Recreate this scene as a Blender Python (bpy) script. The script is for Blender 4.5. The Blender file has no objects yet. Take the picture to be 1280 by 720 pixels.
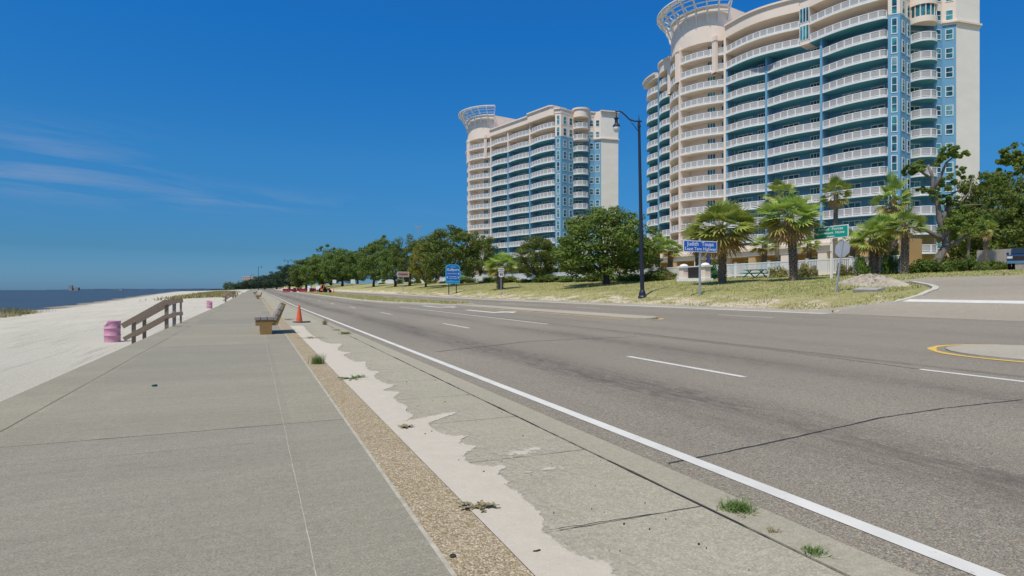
import bpy, math, random
import numpy as np
from mathutils import Vector, Matrix
C = bpy.context.scene.collection
R = math.radians
rnd = random.Random(7)

# ------------------------------------------------------------------ camera maths (used to set things out on the ground)
F0, CX, HY, CH = 750.0, 640.0, 362.5, 1.35
TH = math.atan((CX - 318) / F0)
CT, ST = math.cos(TH), math.sin(TH)
def sstep(a, b, x):
    t = min(1, max(0, (x - a) / (b - a))); return t * t * (3 - 2 * t)
def lerp(x, xs, ys):
    if x <= xs[0]: return ys[0]
    for i in range(len(xs) - 1):
        if x <= xs[i + 1]:
            return ys[i] + (ys[i + 1] - ys[i]) * (x - xs[i]) / (xs[i + 1] - xs[i])
    return ys[-1]
def rise(Y): return max(0.0, Y - 60) * 0.0045 if Y < 700 else 640 * .0045
def road_z(X, Y): return -0.12 + 0.02 * (X - 3.4) + rise(Y)
def lawn_z(X, Y):
    z = lerp(X, [23.7, 24.0, 25.5, 27, 28, 34, 42, 60, 90, 160, 400], [.275, .31, .62, 1.02, 1.25, 1.88, 2.5, 3.1, 3.6, 5, 8])
    return z + rise(Y) * (1 + .5 * sstep(24, 34, X))
def sand_z(X, Y):
    w = (X + 2.8) / (-24 - .09 * max(Y, -60)); w = max(0, w)
    z = -.75 - 1.25 * sstep(0.1, 1.0, w) - .9 * max(0, w - 1)
    b = .03 * math.sin(X * .9 + Y * .31) + .04 * math.sin(X * .37 - Y * .17) + .02 * math.sin(Y * 1.1 + X * .2)
    return z + b * min(1, max(0, -X - 4) / 6) + rise(Y) * max(0, 1 - w)
def ground_z(X, Y):
    if X < -2.82: return sand_z(X, Y)
    if X < 2.89: return rise(Y)
    if X < 23.85: return road_z(X, Y)
    return lawn_z(X, Y)
def ratio(px):
    u = (px - CX) / F0; return (u * CT + ST) / (CT - u * ST)
def depth(X, Y): return X * ST + Y * CT
def at(px, X):
    Y = X / ratio(px); return X, Y, ground_z(X, Y)
def hit(px, py, z=None):
    u, v = (px - CX) / F0, (HY - py) / F0
    dx, dy = u * CT + ST, CT - u * ST
    if z is not None:
        d = (z - CH) / v; return dx * d, dy * d, z
    d = 1.0
    while d < 900:
        X, Y, Z = dx * d, dy * d, CH + v * d
        if Z <= ground_z(X, Y): break
        d += .02 + d * .001
    return dx * d, dy * d, ground_z(dx * d, dy * d)
def height_at(py, X, Y): return CH + (HY - py) * depth(X, Y) / F0

# ------------------------------------------------------------------ mesh building
class MB:
    def __init__(s): s.V, s.F, s.I = [], [], []
    def face(s, vs, m=0):
        b = len(s.V); s.V += [tuple(v) for v in vs]; s.F.append(tuple(range(b, b + len(vs)))); s.I.append(m)
    def box(s, x0, y0, z0, x1, y1, z1, m=0):
        s.prism([(x0, y0), (x1, y0), (x1, y1), (x0, y1)], z0, z1, m)
    def prism(s, poly, z0, z1, m=0, mt=None, mb=None):
        n = len(poly); b = len(s.V)
        z0f = z0 if callable(z0) else (lambda x, y: z0); z1f = z1 if callable(z1) else (lambda x, y: z1)
        a = sum(poly[i][0] * poly[(i + 1) % n][1] - poly[(i + 1) % n][0] * poly[i][1] for i in range(n))
        if a < 0: poly = poly[::-1]
        s.V += [(x, y, z0f(x, y)) for x, y in poly] + [(x, y, z1f(x, y)) for x, y in poly]
        for i in range(n):
            j = (i + 1) % n; s.F.append((b + i, b + j, b + n + j, b + n + i)); s.I.append(m)
        s.F.append(tuple(b + n + i for i in range(n))); s.I.append(m if mt is None else mt)
        s.F.append(tuple(b + i for i in reversed(range(n)))); s.I.append(m if mb is None else mb)
    def bar(s, a, b, w, h, m=0, up=(0, 0, 1)):
        a, b, up = Vector(a), Vector(b), Vector(up); t = (b - a).normalized()
        r = t.cross(up)
        if r.length < 1e-4: r = t.cross(Vector((1, 0, 0)))
        r.normalize(); q = r.cross(t).normalized()
        r *= w / 2; q *= h / 2; k = len(s.V)
        for p in (a, b): s.V += [tuple(p - r - q), tuple(p + r - q), tuple(p + r + q), tuple(p - r + q)]
        for f in ((0, 1, 5, 4), (1, 2, 6, 5), (2, 3, 7, 6), (3, 0, 4, 7), (3, 2, 1, 0), (4, 5, 6, 7)):
            s.F.append(tuple(k + i for i in f)); s.I.append(m)
    def tube(s, pts, rad, n=8, m=0, cap=True):
        pts = [Vector(p) for p in pts]
        if not hasattr(rad, '__len__'): rad = [rad] * len(pts)
        k = len(s.V); ref = Vector((0.13, 0.97, .2))
        for i, p in enumerate(pts):
            t = (pts[min(i + 1, len(pts) - 1)] - pts[max(i - 1, 0)]).normalized()
            a = t.cross(ref)
            if a.length < .05: a = t.cross(Vector((1, 0, 0)))
            a.normalize(); c = t.cross(a)
            for j in range(n):
                w = 2 * math.pi * j / n; s.V.append(tuple(p + (a * math.cos(w) + c * math.sin(w)) * rad[i]))
        for i in range(len(pts) - 1):
            for j in range(n):
                j2 = (j + 1) % n
                s.F.append((k + i * n + j, k + (i + 1) * n + j, k + (i + 1) * n + j2, k + i * n + j2)); s.I.append(m)
        if cap:
            s.F.append(tuple(k + j for j in range(n))); s.I.append(m)
            s.F.append(tuple(k + (len(pts) - 1) * n + j for j in reversed(range(n)))); s.I.append(m)
    def lathe(s, prof, n=20, c=(0, 0, 0), m=0, cap=True):
        k = len(s.V)
        for r, z in prof:
            for j in range(n):
                w = 2 * math.pi * j / n; s.V.append((c[0] + r * math.cos(w), c[1] + r * math.sin(w), c[2] + z))
        for i in range(len(prof) - 1):
            for j in range(n):
                j2 = (j + 1) % n
                s.F.append((k + i * n + j, k + i * n + j2, k + (i + 1) * n + j2, k + (i + 1) * n + j)); s.I.append(m)
        if cap:
            s.F.append(tuple(k + j for j in reversed(range(n)))); s.I.append(m)
            s.F.append(tuple(k + (len(prof) - 1) * n + j for j in range(n))); s.I.append(m)
    def strip(s, A, B, m=0):
        k = len(s.V); n = len(A)
        s.V += [tuple(p) for p in A] + [tuple(p) for p in B]
        for i in range(n - 1): s.F.append((k + i, k + i + 1, k + n + i + 1, k + n + i)); s.I.append(m)
    def data(s, name, mats, smooth=False):
        me = bpy.data.meshes.new(name); me.from_pydata(s.V, [], s.F)
        for m in (mats if isinstance(mats, (list, tuple)) else [mats]): me.materials.append(m)
        me.polygons.foreach_set('material_index', s.I)
        if smooth: me.polygons.foreach_set('use_smooth', [True] * len(s.F))
        me.update(); return me
    def build(s, name, mats, parent=None, loc=None, rotz=0, smooth=False):
        return put(name, s.data(name, mats, smooth), parent, loc, rotz)
def put(name, me, parent=None, loc=None, rotz=0):
    o = bpy.data.objects.new(name, me); C.objects.link(o)
    if parent: o.parent = parent
    if loc is not None: o.location = loc
    if rotz: o.rotation_euler = (0, 0, rotz)
    return o
def thing(name, label, cat, loc=(0, 0, 0), rotz=0, group=None):
    o = put(name, None, None, loc, rotz); return tag(o, label, cat, group)
def tag(o, label, cat, group=None):
    o['label'] = label; o['category'] = cat
    if group: o['group'] = group
    return o
def setting(o, kind='structure'):
    o['kind'] = kind; return o
def dup(root, loc, rotz=0, label=None, scale=None):
    r = root.copy(); C.objects.link(r); r.location = loc; r.rotation_euler = (0, 0, rotz)
    if scale: r.scale = scale
    if label: r['label'] = label
    for ch in list(root.children):
        c = ch.copy(); C.objects.link(c); c.parent = r
        for g in list(ch.children):
            d = g.copy(); C.objects.link(d); d.parent = c
    return r
def text(s, size, parent, m, loc, rot=(R(90), 0, 0), bold=.012, name='lettering', sx=1.0, align='CENTER'):
    cu = bpy.data.curves.new(name, 'FONT'); cu.body = s; cu.size = size; cu.align_x = align; cu.align_y = 'CENTER'
    cu.offset = bold * size; cu.extrude = .003; cu.space_character = 1.06
    t = bpy.data.objects.new(name, cu); C.objects.link(t)
    bpy.context.view_layer.update()
    me = bpy.data.meshes.new_from_object(t.evaluated_get(bpy.context.evaluated_depsgraph_get()))
    bpy.data.objects.remove(t)
    me.materials.clear(); me.materials.append(m)
    o = put(name, me, parent, loc); o.rotation_euler = rot; o.scale = (sx, 1, 1); return o

def npmesh(name, V, F, mats):
    me = bpy.data.meshes.new(name); k = F.shape[1]
    me.vertices.add(len(V)); me.vertices.foreach_set('co', V.astype(np.float32).ravel())
    me.loops.add(F.size); me.loops.foreach_set('vertex_index', F.astype(np.int32).ravel())
    me.polygons.add(len(F)); me.polygons.foreach_set('loop_start', np.arange(0, F.size, k, dtype=np.int32)); me.polygons.foreach_set('loop_total', np.full(len(F), k, dtype=np.int32))
    me.materials.append(mats); me.update(calc_edges=True); return me

# ------------------------------------------------------------------ materials
class NT:
    def __init__(s, name):
        s.m = bpy.data.materials.new(name); s.m.use_nodes = True; s.t = s.m.node_tree; s.n = s.t.nodes; s.l = s.t.links
        s.b = s.n['Principled BSDF']; s.out = s.n['Material Output']
        s.pos = s.n.new('ShaderNodeNewGeometry').outputs['Position']
    def link(s, a, b): s.l.new(a, b)
    def mapv(s, scale, v=None, rot=(0, 0, 0)):
        n = s.n.new('ShaderNodeMapping'); n.inputs['Scale'].default_value = scale; n.inputs['Rotation'].default_value = rot
        s.link(v or s.pos, n.inputs[0]); return n.outputs[0]
    def noise(s, scale, detail=4, rough=.55, v=None, dist=0):
        n = s.n.new('ShaderNodeTexNoise'); n.inputs['Scale'].default_value = scale; n.inputs['Detail'].default_value = detail
        n.inputs['Roughness'].default_value = rough; n.inputs['Distortion'].default_value = dist
        s.link(v or s.pos, n.inputs['Vector']); return n.outputs['Fac']
    def ramp(s, fac, stops):
        n = s.n.new('ShaderNodeValToRGB'); e = n.color_ramp.elements
        while len(e) < len(stops): e.new(.5)
        for i, (p, c) in enumerate(stops):
            e[i].position = p; e[i].color = (c, c, c, 1) if not hasattr(c, '__len__') else (*c, 1)
        s.link(fac, n.inputs[0]); return n.outputs[0]
    def mix(s, f, a, b, mode='MIX'):
        n = s.n.new('ShaderNodeMix'); n.data_type = 'RGBA'; n.blend_type = mode
        for sock, v in ((n.inputs[0], f), (n.inputs[6], a), (n.inputs[7], b)):
            if hasattr(v, 'is_linked'): s.link(v, sock)
            elif hasattr(v, '__len__'): sock.default_value = (*v, 1)
            else: sock.default_value = v
        return n.outputs[2]
    def math(s, op, a, b=0.0):
        n = s.n.new('ShaderNodeMath'); n.operation = op
        for sock, v in ((n.inputs[0], a), (n.inputs[1], b)):
            if hasattr(v, 'is_linked'): s.link(v, sock)
            else: sock.default_value = v
        return n.outputs[0]
    def sep(s):
        n = s.n.new('ShaderNodeSeparateXYZ'); s.link(s.pos, n.inputs[0]); return n.outputs
    def bump(s, h, strength, dist):
        n = s.n.new('ShaderNodeBump'); n.inputs['Strength'].default_value = strength; n.inputs['Distance'].default_value = dist
        s.link(h, n.inputs['Height']); s.link(n.outputs[0], s.b.inputs['Normal'])
    def done(s, col, rough=.8, spec=.3, metal=0):
        if hasattr(col, 'is_linked'): s.link(col, s.b.inputs['Base Color'])
        else: s.b.inputs['Base Color'].default_value = (*col, 1)
        s.b.inputs['Roughness'].default_value = rough; s.b.inputs['Specular IOR Level'].default_value = spec
        s.b.inputs['Metallic'].default_value = metal; return s.m
def mul(c, k): return tuple(min(1, x * k) for x in c)
def plain(name, col, rough=.7, var=.12, scale=2.0, spec=.3, metal=0, bump=0, stretch=(1, 1, 1), fine=0):
    t = NT(name); f = t.noise(scale, 5, .6, t.mapv(stretch))
    c = t.ramp(f, [(.28, mul(col, 1 - var)), (.72, mul(col, 1 + var))])
    if fine:
        c = t.mix(.5, c, t.ramp(t.noise(fine, 2, .7), [(.3, mul(col, .75)), (.7, mul(col, 1.25))]))
    if bump: t.bump(f, .5, bump)
    return t.done(c, rough, spec, metal)

def m_walk(name, col, stretch, speck):
    t = NT(name)
    big = t.noise(.5, 5, .6, t.mapv(stretch)); mid = t.noise(4, 5, .65, t.mapv((1, 2.2, 1))); fine = t.noise(75, 4, .8)
    c = t.mix(t.ramp(big, [(.3, 0.0), (.7, 1.0)]), mul(col, .88), mul(col, 1.1))
    c = t.mix(.35, c, t.ramp(mid, [(.3, mul(col, .86)), (.7, mul(col, 1.14))]))
    c = t.mix(1.0, c, t.ramp(fine, [(.3, 1 - speck), (.5, 1.0), (.7, 1 + speck)]), 'MULTIPLY')
    c = t.mix(1.0, c, t.ramp(t.noise(22, 3, .7), [(.3, .88), (.7, 1.12)]), 'MULTIPLY')
    dots = t.ramp(t.noise(55, 1, .5), [(.72, 0.0), (.76, 1.0)])
    c = t.mix(t.math('MULTIPLY', dots, .45), c, mul(col, 1.5))
    if speck > .41:   # poured slabs differ a little; faint broom streaks run across
        x, y, z = t.sep(); cell = t.math('FLOOR', t.math('MULTIPLY', t.math('SUBTRACT', y, 6.45), 1 / 4.95)); cx = t.math('FLOOR', t.math('ADD', t.math('MULTIPLY', x, .4), .86))
        wn = t.n.new('ShaderNodeTexWhiteNoise'); wn.noise_dimensions = '1D'; t.link(t.math('ADD', cell, t.math('MULTIPLY', cx, 13.7)), wn.inputs['W'])
        c = t.mix(1.0, c, t.ramp(wn.outputs['Value'], [(0, (.93, .93, .94)), (1, (1.07, 1.06, 1.03))]), 'MULTIPLY')
        c = t.mix(1.0, c, t.ramp(t.noise(1.0, 6, .7, t.mapv((.35, 9, 1))), [(.3, .95), (.7, 1.05)]), 'MULTIPLY')
        sd_ = t.ramp(t.noise(.8, 7, .75, t.mapv((1.2, .5, 1))), [(.55, 0.0), (.75, .4)]); c = t.mix(sd_, c, (.40, .36, .27))
    st = t.ramp(t.noise(1.4, 6, .7), [(.58, 0.0), (.78, 1.0)])
    c = t.mix(t.math('MULTIPLY', st, .22), c, mul(col, .6))
    t.bump(fine, .35, .004); return t.done(c, .9, .2)
M = {}
M['walk'] = m_walk('sidewalk_concrete', (.285, .258, .188), (.3, 1.6, 1), .42)
M['apron'] = m_walk('apron_concrete', (.375, .335, .238), (.6, 1, 1), .4)
M['curb'] = m_walk('curb_concrete', (.365, .325, .232), (1, .5, 1), .28)
M['median'] = m_walk('median_concrete', (.42, .37, .28), (1, 1, 1), .2)
M['gutter'] = m_walk('gutter_concrete', (.52, .47, .38), (1, .4, 1), .2)
def m_asphalt(name, col, lanes=True):
    t = NT(name); x, y, z = t.sep()
    big = t.noise(.25, 4, .6, t.mapv((1, .25, 1)))
    c = t.mix(t.ramp(big, [(.3, 0.0), (.7, 1.0)]), mul(col, .88), mul(col, 1.1))
    fine = t.noise(95, 3, .85)
    c = t.mix(1.0, c, t.ramp(fine, [(.34, .38), (.5, .95), (.66, 1.75)]), 'MULTIPLY')
    c = t.mix(1.0, c, t.ramp(t.noise(34, 3, .8), [(.3, .66), (.7, 1.34)]), 'MULTIPLY')
    hue = t.ramp(t.noise(60, 2, .5), [(.35, (1.08, .98, .88)), (.65, (.94, 1.0, 1.06))]); c = t.mix(1.0, c, hue, 'MULTIPLY')
    st = t.noise(.9, 6, .72, t.mapv((1.3, .12, 1)))
    if lanes:   # oil-darkened lane centres
        for cx, w, k in ((5.25, .62, .95), (8.75, .6, .6), (17.6, .5, .22), (21.4, .6, .22), (10.75, .13, .7), (12.6, .5, .25)):
            g = t.math('MULTIPLY', t.math('SUBTRACT', x, cx), 1 / w); g = t.math('POWER', 2.718, t.math('MULTIPLY', t.math('MULTIPLY', g, g), -1))
            g = t.math('MULTIPLY', g, t.ramp(st, [(.36, 0.22), (.64, 1.0)]))
            sp = t.ramp(t.noise(9, 6, .8, t.mapv((1, .35, 1))), [(.34, .15), (.58, 1.0)])
            c = t.mix(t.math('MULTIPLY', t.math('MULTIPLY', g, sp), k), c, (.075, .058, .047))
    patch = t.ramp(t.noise(2.2, 7, .75, t.mapv((1, .3, 1))), [(.6, 0.0), (.75, 1.0)])
    c = t.mix(t.math('MULTIPLY', patch, .35), c, (.11, .092, .076))
    t.bump(fine, .6, .006); return t.done(c, .88, .25)
M['asphalt'] = m_asphalt('road_asphalt', (.264, .232, .174))
M['asphalt2'] = m_asphalt('side_asphalt', (.335, .295, .225), False)
def m_paint(name, col):
    t = NT(name); wear = t.ramp(t.noise(11, 9, .8), [(.58, 0.0), (.68, 1.0)])
    c = t.mix(t.math('MULTIPLY', wear, .6), t.ramp(t.noise(3, 4), [(.3, mul(col, .9)), (.7, mul(col, 1.05))]), (.25, .22, .19))
    return t.done(c, .8, .2)
M['white_line'] = m_paint('white_road_paint', (.66, .625, .545)); M['yellow_line'] = m_paint('yellow_road_paint', (.72, .46, .10))
def m_sand():
    t = NT('beach_sand'); x, y, z = t.sep()
    c = t.ramp(t.noise(.35, 5, .6, t.mapv((1, .35, 1))), [(.3, (.54, .49, .38)), (.7, (.62, .57, .45))])
    tr = t.ramp(t.noise(1.3, 5, .65, t.mapv((1.6, .09, 1), rot=(0, 0, .12))), [(.55, 0.0), (.68, 1.0)])
    c = t.mix(t.math('MULTIPLY', tr, .6), c, (.37, .335, .26))
    fine = t.noise(9, 6, .75); c = t.mix(.25, c, t.ramp(fine, [(.3, (.40, .36, .28)), (.7, (.57, .535, .43))]))
    wet = t.n.new('ShaderNodeMapRange'); wet.inputs[1].default_value = -1.62; wet.inputs[2].default_value = -1.82
    t.link(z, wet.inputs[0]); c = t.mix(wet.outputs[0], c, (.26, .215, .165))
    t.bump(t.math('ADD', fine, t.math('MULTIPLY', tr, -.45)), .8, .08); c = t.mix(1.0, c, t.ramp(t.noise(30, 4, .8), [(.3, .86), (.7, 1.12)]), 'MULTIPLY'); return t.done(c, .95, .1)
M['sand'] = m_sand()
t = NT('drift_sand'); f = t.noise(7, 6, .7); g = t.noise(220, 2, .8)
c = t.mix(.4, t.ramp(f, [(.3, (.52, .455, .35)), (.7, (.60, .53, .415))]), t.ramp(g, [(.3, (.44, .38, .285)), (.7, (.66, .585, .455))]))
t.bump(t.math('ADD', f, t.math('MULTIPLY', g, .25)), .6, .02); M['drift'] = t.done(c, .95, .1)
at_ = t.n.new('ShaderNodeAttribute'); at_.attribute_name = 'cover'
e = t.math('ADD', at_.outputs['Fac'], t.math('MULTIPLY', t.math('SUBTRACT', t.noise(11, 9, .8, t.mapv((1.5, .9, 1))), .5), .20)); e = t.math('ADD', e, t.math('MULTIPLY', t.math('SUBTRACT', g, .5), .03))
core = t.ramp(t.math('ADD', e, .5), [(.487, 0.0), (.513, 1.0)])
dust = t.math('MULTIPLY', t.ramp(t.noise(6, 7, .8, t.mapv((2.2, .8, 1))), [(.48, 0.0), (.62, .85)]), t.ramp(t.math('ADD', at_.outputs['Fac'], .5), [(.2, 0.0), (.48, 1.0)]))
fac = t.math('MAXIMUM', core, dust); tb = t.n.new('ShaderNodeBsdfTransparent'); mx = t.n.new('ShaderNodeMixShader')
t.link(fac, mx.inputs[0]); t.link(tb.outputs[0], mx.inputs[1]); t.link(t.b.outputs[0], mx.inputs[2]); t.link(mx.outputs[0], t.out.inputs[0])
t = NT('exposed_aggregate'); v = t.n.new('ShaderNodeTexVoronoi'); v.inputs['Scale'].default_value = 96; t.link(t.pos, v.inputs['Vector'])
c = t.ramp(v.outputs['Color'], [(.06, (.14, .10, .055)), (.3, (.29, .205, .10)), (.6, (.44, .335, .19)), (.92, (.68, .60, .44))])
c = t.mix(.35, c, t.ramp(t.noise(1.8, 5, .65), [(.3, (.30, .23, .125)), (.7, (.44, .36, .235))]))
c = t.mix(t.math('MULTIPLY', t.ramp(t.noise(5, 5, .7), [(.66, 0.0), (.72, 1.0)]), .5), c, (.42, .38, .32))
c = t.mix(1.0, c, t.ramp(v.outputs['Distance'], [(.35, 1.12), (.8, .75)]), 'MULTIPLY'); c = t.mix(1.0, c, t.ramp(t.noise(24, 4, .8), [(.3, .72), (.7, 1.28)]), 'MULTIPLY')
t.bump(v.outputs['Distance'], .7, -.008); M['aggregate'] = t.done(c, .85, .3)
M['joint'] = plain('joint_dirt', (.075, .065, .05), .95, .4, 9); M['tar'] = plain('crack_tar', (.045, .042, .042), .7, .2, 5)
M['pale_joint'] = plain('pale_joint', (.43, .385, .29), .95, .25, 9)
def m_lawn():
    t = NT('lawn_ground'); x, y, z = t.sep()
    c = t.ramp(t.noise(.22, 6, .7), [(.3, (.20, .25, .07)), (.5, (.35, .325, .125)), (.72, (.52, .42, .23))])
    c = t.mix(.4, c, t.ramp(t.noise(2.6, 6, .75), [(.3, (.20, .205, .065)), (.7, (.50, .41, .20))]))
    e = t.n.new('ShaderNodeMapRange'); e.inputs[1].default_value = 28.0; e.inputs[2].default_value = 24.2; t.link(x, e.inputs[0])
    bare = t.math('ADD', t.math('MULTIPLY', e.outputs[0], .30), t.noise(.9, 6, .72, t.mapv((1, .45, 1))))
    c = t.mix(t.ramp(bare, [(.62, 0.0), (.74, 1.0)]), c, (.62, .51, .37))
    t.bump(t.noise(5, 6, .8), .8, .12); return t.done(c, .95, .1)
M['lawn'] = m_lawn()
t = NT('grass_blade'); c = t.ramp(t.noise(1.3, 5, .7), [(.3, (.20, .29, .065)), (.5, (.39, .375, .14)), (.72, (.60, .49, .27))]); M['grass'] = t.done(c, .8, .2)
M['dune_grass'] = plain('dune_grass', (.30, .26, .10), .9, .4, .6)
M['rubble'] = plain('dirt_rubble', (.42, .36, .265), .95, .42, 1.6, bump=.1, fine=9)
M['concrete_rough'] = plain('rough_concrete', (.36, .33, .29), .9, .25, 1.2, stretch=(3, 3, .5), fine=6)
M['water'] = None
t = NT('sea_water'); f = t.noise(.35, 6, .65, t.mapv((.6, .25, 1))); t.bump(f, .55, .5)
M['water'] = t.done(t.ramp(t.noise(.02, 4, .6), [(.3, (.040, .062, .075)), (.7, (.06, .082, .09))]), .45, .2)
M['wood'] = plain('weathered_timber', (.25, .185, .13), .85, .35, 3, stretch=(6, .7, 6), fine=30)
M['wood_end'] = plain('brown_timber_end', (.30, .185, .065), .8, .3, 6, fine=25)
M['wood_grey'] = plain('grey_timber', (.30, .25, .21), .85, .3, 4, stretch=(8, .5, 8), fine=30)
M['pink'] = None
t = NT('pink_worn_paint'); w = t.ramp(t.noise(7, 6, .7, t.mapv((1, 1, 3))), [(.60, 0.0), (.68, 1.0)])
M['pink'] = t.done(t.mix(t.math('MULTIPLY', w, .75), t.ramp(t.noise(3, 5), [(.3, (.56, .24, .33)), (.7, (.68, .34, .43))]), (.20, .07, .10)), .6, .4)
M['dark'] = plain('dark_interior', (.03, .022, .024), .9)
M['orange'] = plain('orange_plastic', (.78, .125, .05), .5, .1, 5); M['base_rubber'] = plain('cone_rubber', (.11, .10, .085), .9, .3, 9)
M['pole'] = plain('painted_steel_dark', (.018, .020, .032), .45, .2, 4, spec=.5); M['globe'] = plain('frosted_glass', (.62, .66, .62), .3, .05)
M['galv'] = plain('galvanised_steel', (.42, .43, .43), .5, .12, 8, metal=.3); M['alu'] = plain('sign_back_aluminium', (.40, .41, .42), .55, .1, 3, metal=.2)
M['sign_blue'] = plain('sign_blue', (.022, .125, .52), .5, .05); M['sign_green'] = plain('sign_green', (.008, .34, .27), .5, .06)
M['sign_white'] = plain('sign_white', (.80, .80, .78), .5, .04); M['sign_brown'] = plain('faded_brown_sign', (.42, .25, .22), .6, .12, 3)
M['maroon'] = plain('maroon_lettering', (.12, .02, .03), .6); M['black'] = plain('black_paint', (.02, .02, .02), .5)
M['city_blue'] = plain('city_sign_blue', (.02, .15, .50), .5, .1, 2); M['city_teal'] = plain('city_sign_teal', (.06, .40, .55), .5, .08)
M['cream'] = plain('cream_stucco', (.84, .70, .57), .85, .05, .3); M['endcream'] = plain('grey_cream_stucco', (.88, .80, .68), .9, .05, .25, stretch=(1, 1, 2.5))
M['blue'] = plain('blue_stucco', (.155, .355, .51), .85, .06, .4); M['teal'] = plain('teal_soffit', (.085, .33, .40), .8, .06)
M['tan'] = plain('tan_stucco', (.58, .38, .18), .85, .08, .5); M['trim'] = plain('white_trim', (.80, .78, .74), .7, .04)
M['rail'] = plain('white_railing', (.82, .81, .78), .6, .03)
t = NT('railing_mesh_panel'); t.done((.56, .535, .49), .6, .3); tb = t.n.new('ShaderNodeBsdfTransparent'); mx = t.n.new('ShaderNodeMixShader'); mx.inputs[0].default_value = .34
t.link(t.b.outputs[0], mx.inputs[1]); t.link(tb.outputs[0], mx.inputs[2]); t.link(mx.outputs[0], t.out.inputs[0]); M['mesh_panel'] = t.m
t = NT('sky_tinted_glass'); M['glass'] = t.done(t.ramp(t.noise(.45, 3, .6, t.mapv((1, 1, .9))), [(.36, (.012, .03, .036)), (.5, (.03, .14, .15)), (.60, (.07, .32, .32)), (.66, (.30, .32, .30))]), .06, .8)  # teal brightness of the reflected sky is put into the pane colour
M['darkglass'] = plain('dark_glass', (.015, .025, .03), .08, .2, 1, spec=.8)
M['vinyl'] = plain('white_vinyl', (.80, .80, .78), .5, .03)
def m_leaf(name, a, b, c, trans=.35, scale=.8):
    t = NT(name); oi = t.n.new('ShaderNodeObjectInfo').outputs['Random']
    col = t.ramp(t.noise(scale, 5, .75), [(.3, a), (.5, b), (.74, c)])
    hs = t.n.new('ShaderNodeHueSaturation'); t.link(col, hs.inputs['Color'])
    t.link(t.math('ADD', t.math('MULTIPLY', oi, .34), .85), hs.inputs['Value'])
    t.link(t.math('ADD', t.math('MULTIPLY', oi, .025), .488), hs.inputs['Hue'])
    tr = t.n.new('ShaderNodeBsdfTranslucent'); t.link(hs.outputs[0], tr.inputs[0])
    mx = t.n.new('ShaderNodeMixShader'); mx.inputs[0].default_value = trans
    t.done(hs.outputs[0], .65, .25); t.link(t.b.outputs[0], mx.inputs[1]); t.link(tr.outputs[0], mx.inputs[2]); t.link(mx.outputs[0], t.out.inputs[0])
    return t.m
M['oak'] = m_leaf('oak_leaf', (.075, .115, .022), (.15, .20, .035), (.25, .29, .06))
M['oak_light'] = m_leaf('light_oak_leaf', (.11, .16, .03), (.20, .25, .05), (.30, .33, .08))
M['oak_dark'] = m_leaf('dark_oak_leaf', (.065, .112, .026), (.145, .20, .042), (.26, .30, .065))
M['oak_yellow'] = m_leaf('yellowish_oak_leaf', (.14, .155, .025), (.24, .24, .04), (.34, .31, .06))
M['far_leaf'] = m_leaf('far_leaf', (.035, .065, .035), (.06, .095, .05), (.09, .13, .065))
M['palm'] = m_leaf('palm_frond', (.17, .25, .04), (.33, .41, .08), (.50, .54, .17), .3, 1.5)
M['palm_yellow'] = m_leaf('yellowing_frond', (.28, .24, .05), (.42, .36, .09), (.52, .45, .15), .3, 1.5)
M['palm_dead'] = m_leaf('dead_frond', (.30, .17, .075), (.48, .30, .14), (.60, .42, .23), .25, 1.5)
M['shrub'] = m_leaf('shrub_leaf', (.07, .125, .02), (.14, .21, .035), (.23, .28, .06))
M['straw'] = m_leaf('straw_grass', (.20, .20, .06), (.32, .30, .11), (.42, .36, .17))
M['bark'] = plain('oak_bark', (.085, .068, .055), .95, .35, 4, stretch=(3, 3, .8), bump=.05); M['greybark'] = plain('grey_oak_bark', (.20, .17, .145), .95, .35, 3, stretch=(3, 3, .8), bump=.05)
M['palmbark'] = plain('palm_bark', (.21, .165, .125), .95, .4, 6, stretch=(1, 1, 3), bump=.06); M['boot'] = plain('palm_boot', (.17, .12, .08), .95, .4, 4)
M['green_plastic'] = plain('green_plastic', (.02, .22, .15), .5); M['canvas_blue'] = plain('blue_canvas', (.035, .04, .20), .85)
M['plaque'] = plain('dark_plaque', (.035, .030, .028), .5); M['truck'] = plain('navy_car_paint', (.022, .045, .115), .22, .1, 1, spec=.6); M['chrome'] = plain('chrome', (.6, .6, .62), .18, .05, metal=1)
M['tyre'] = plain('tyre_rubber', (.02, .02, .02), .9); M['red'] = plain('red_barrier_plastic', (.20, .016, .03), .6, .5, 1.5); M['plant'] = plain('orange_machine_paint', (.60, .17, .06), .5, .2, 1)
M['hotel'] = plain('far_hotel_wall', (.52, .40, .32), .9, .1, .1); M['white_wall'] = plain('white_wall', (.66, .65, .62), .9)
M['weed'] = plain('weed_leaf', (.12, .19, .04), .7, .4, 40); M['weed_dry'] = plain('dry_weed', (.27, .22, .11), .8, .3, 40)
M['debris'] = plain('dry_twig', (.06, .045, .035), .9); M['teal_scrap'] = plain('teal_scrap', (.02, .11, .10), .5)

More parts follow.
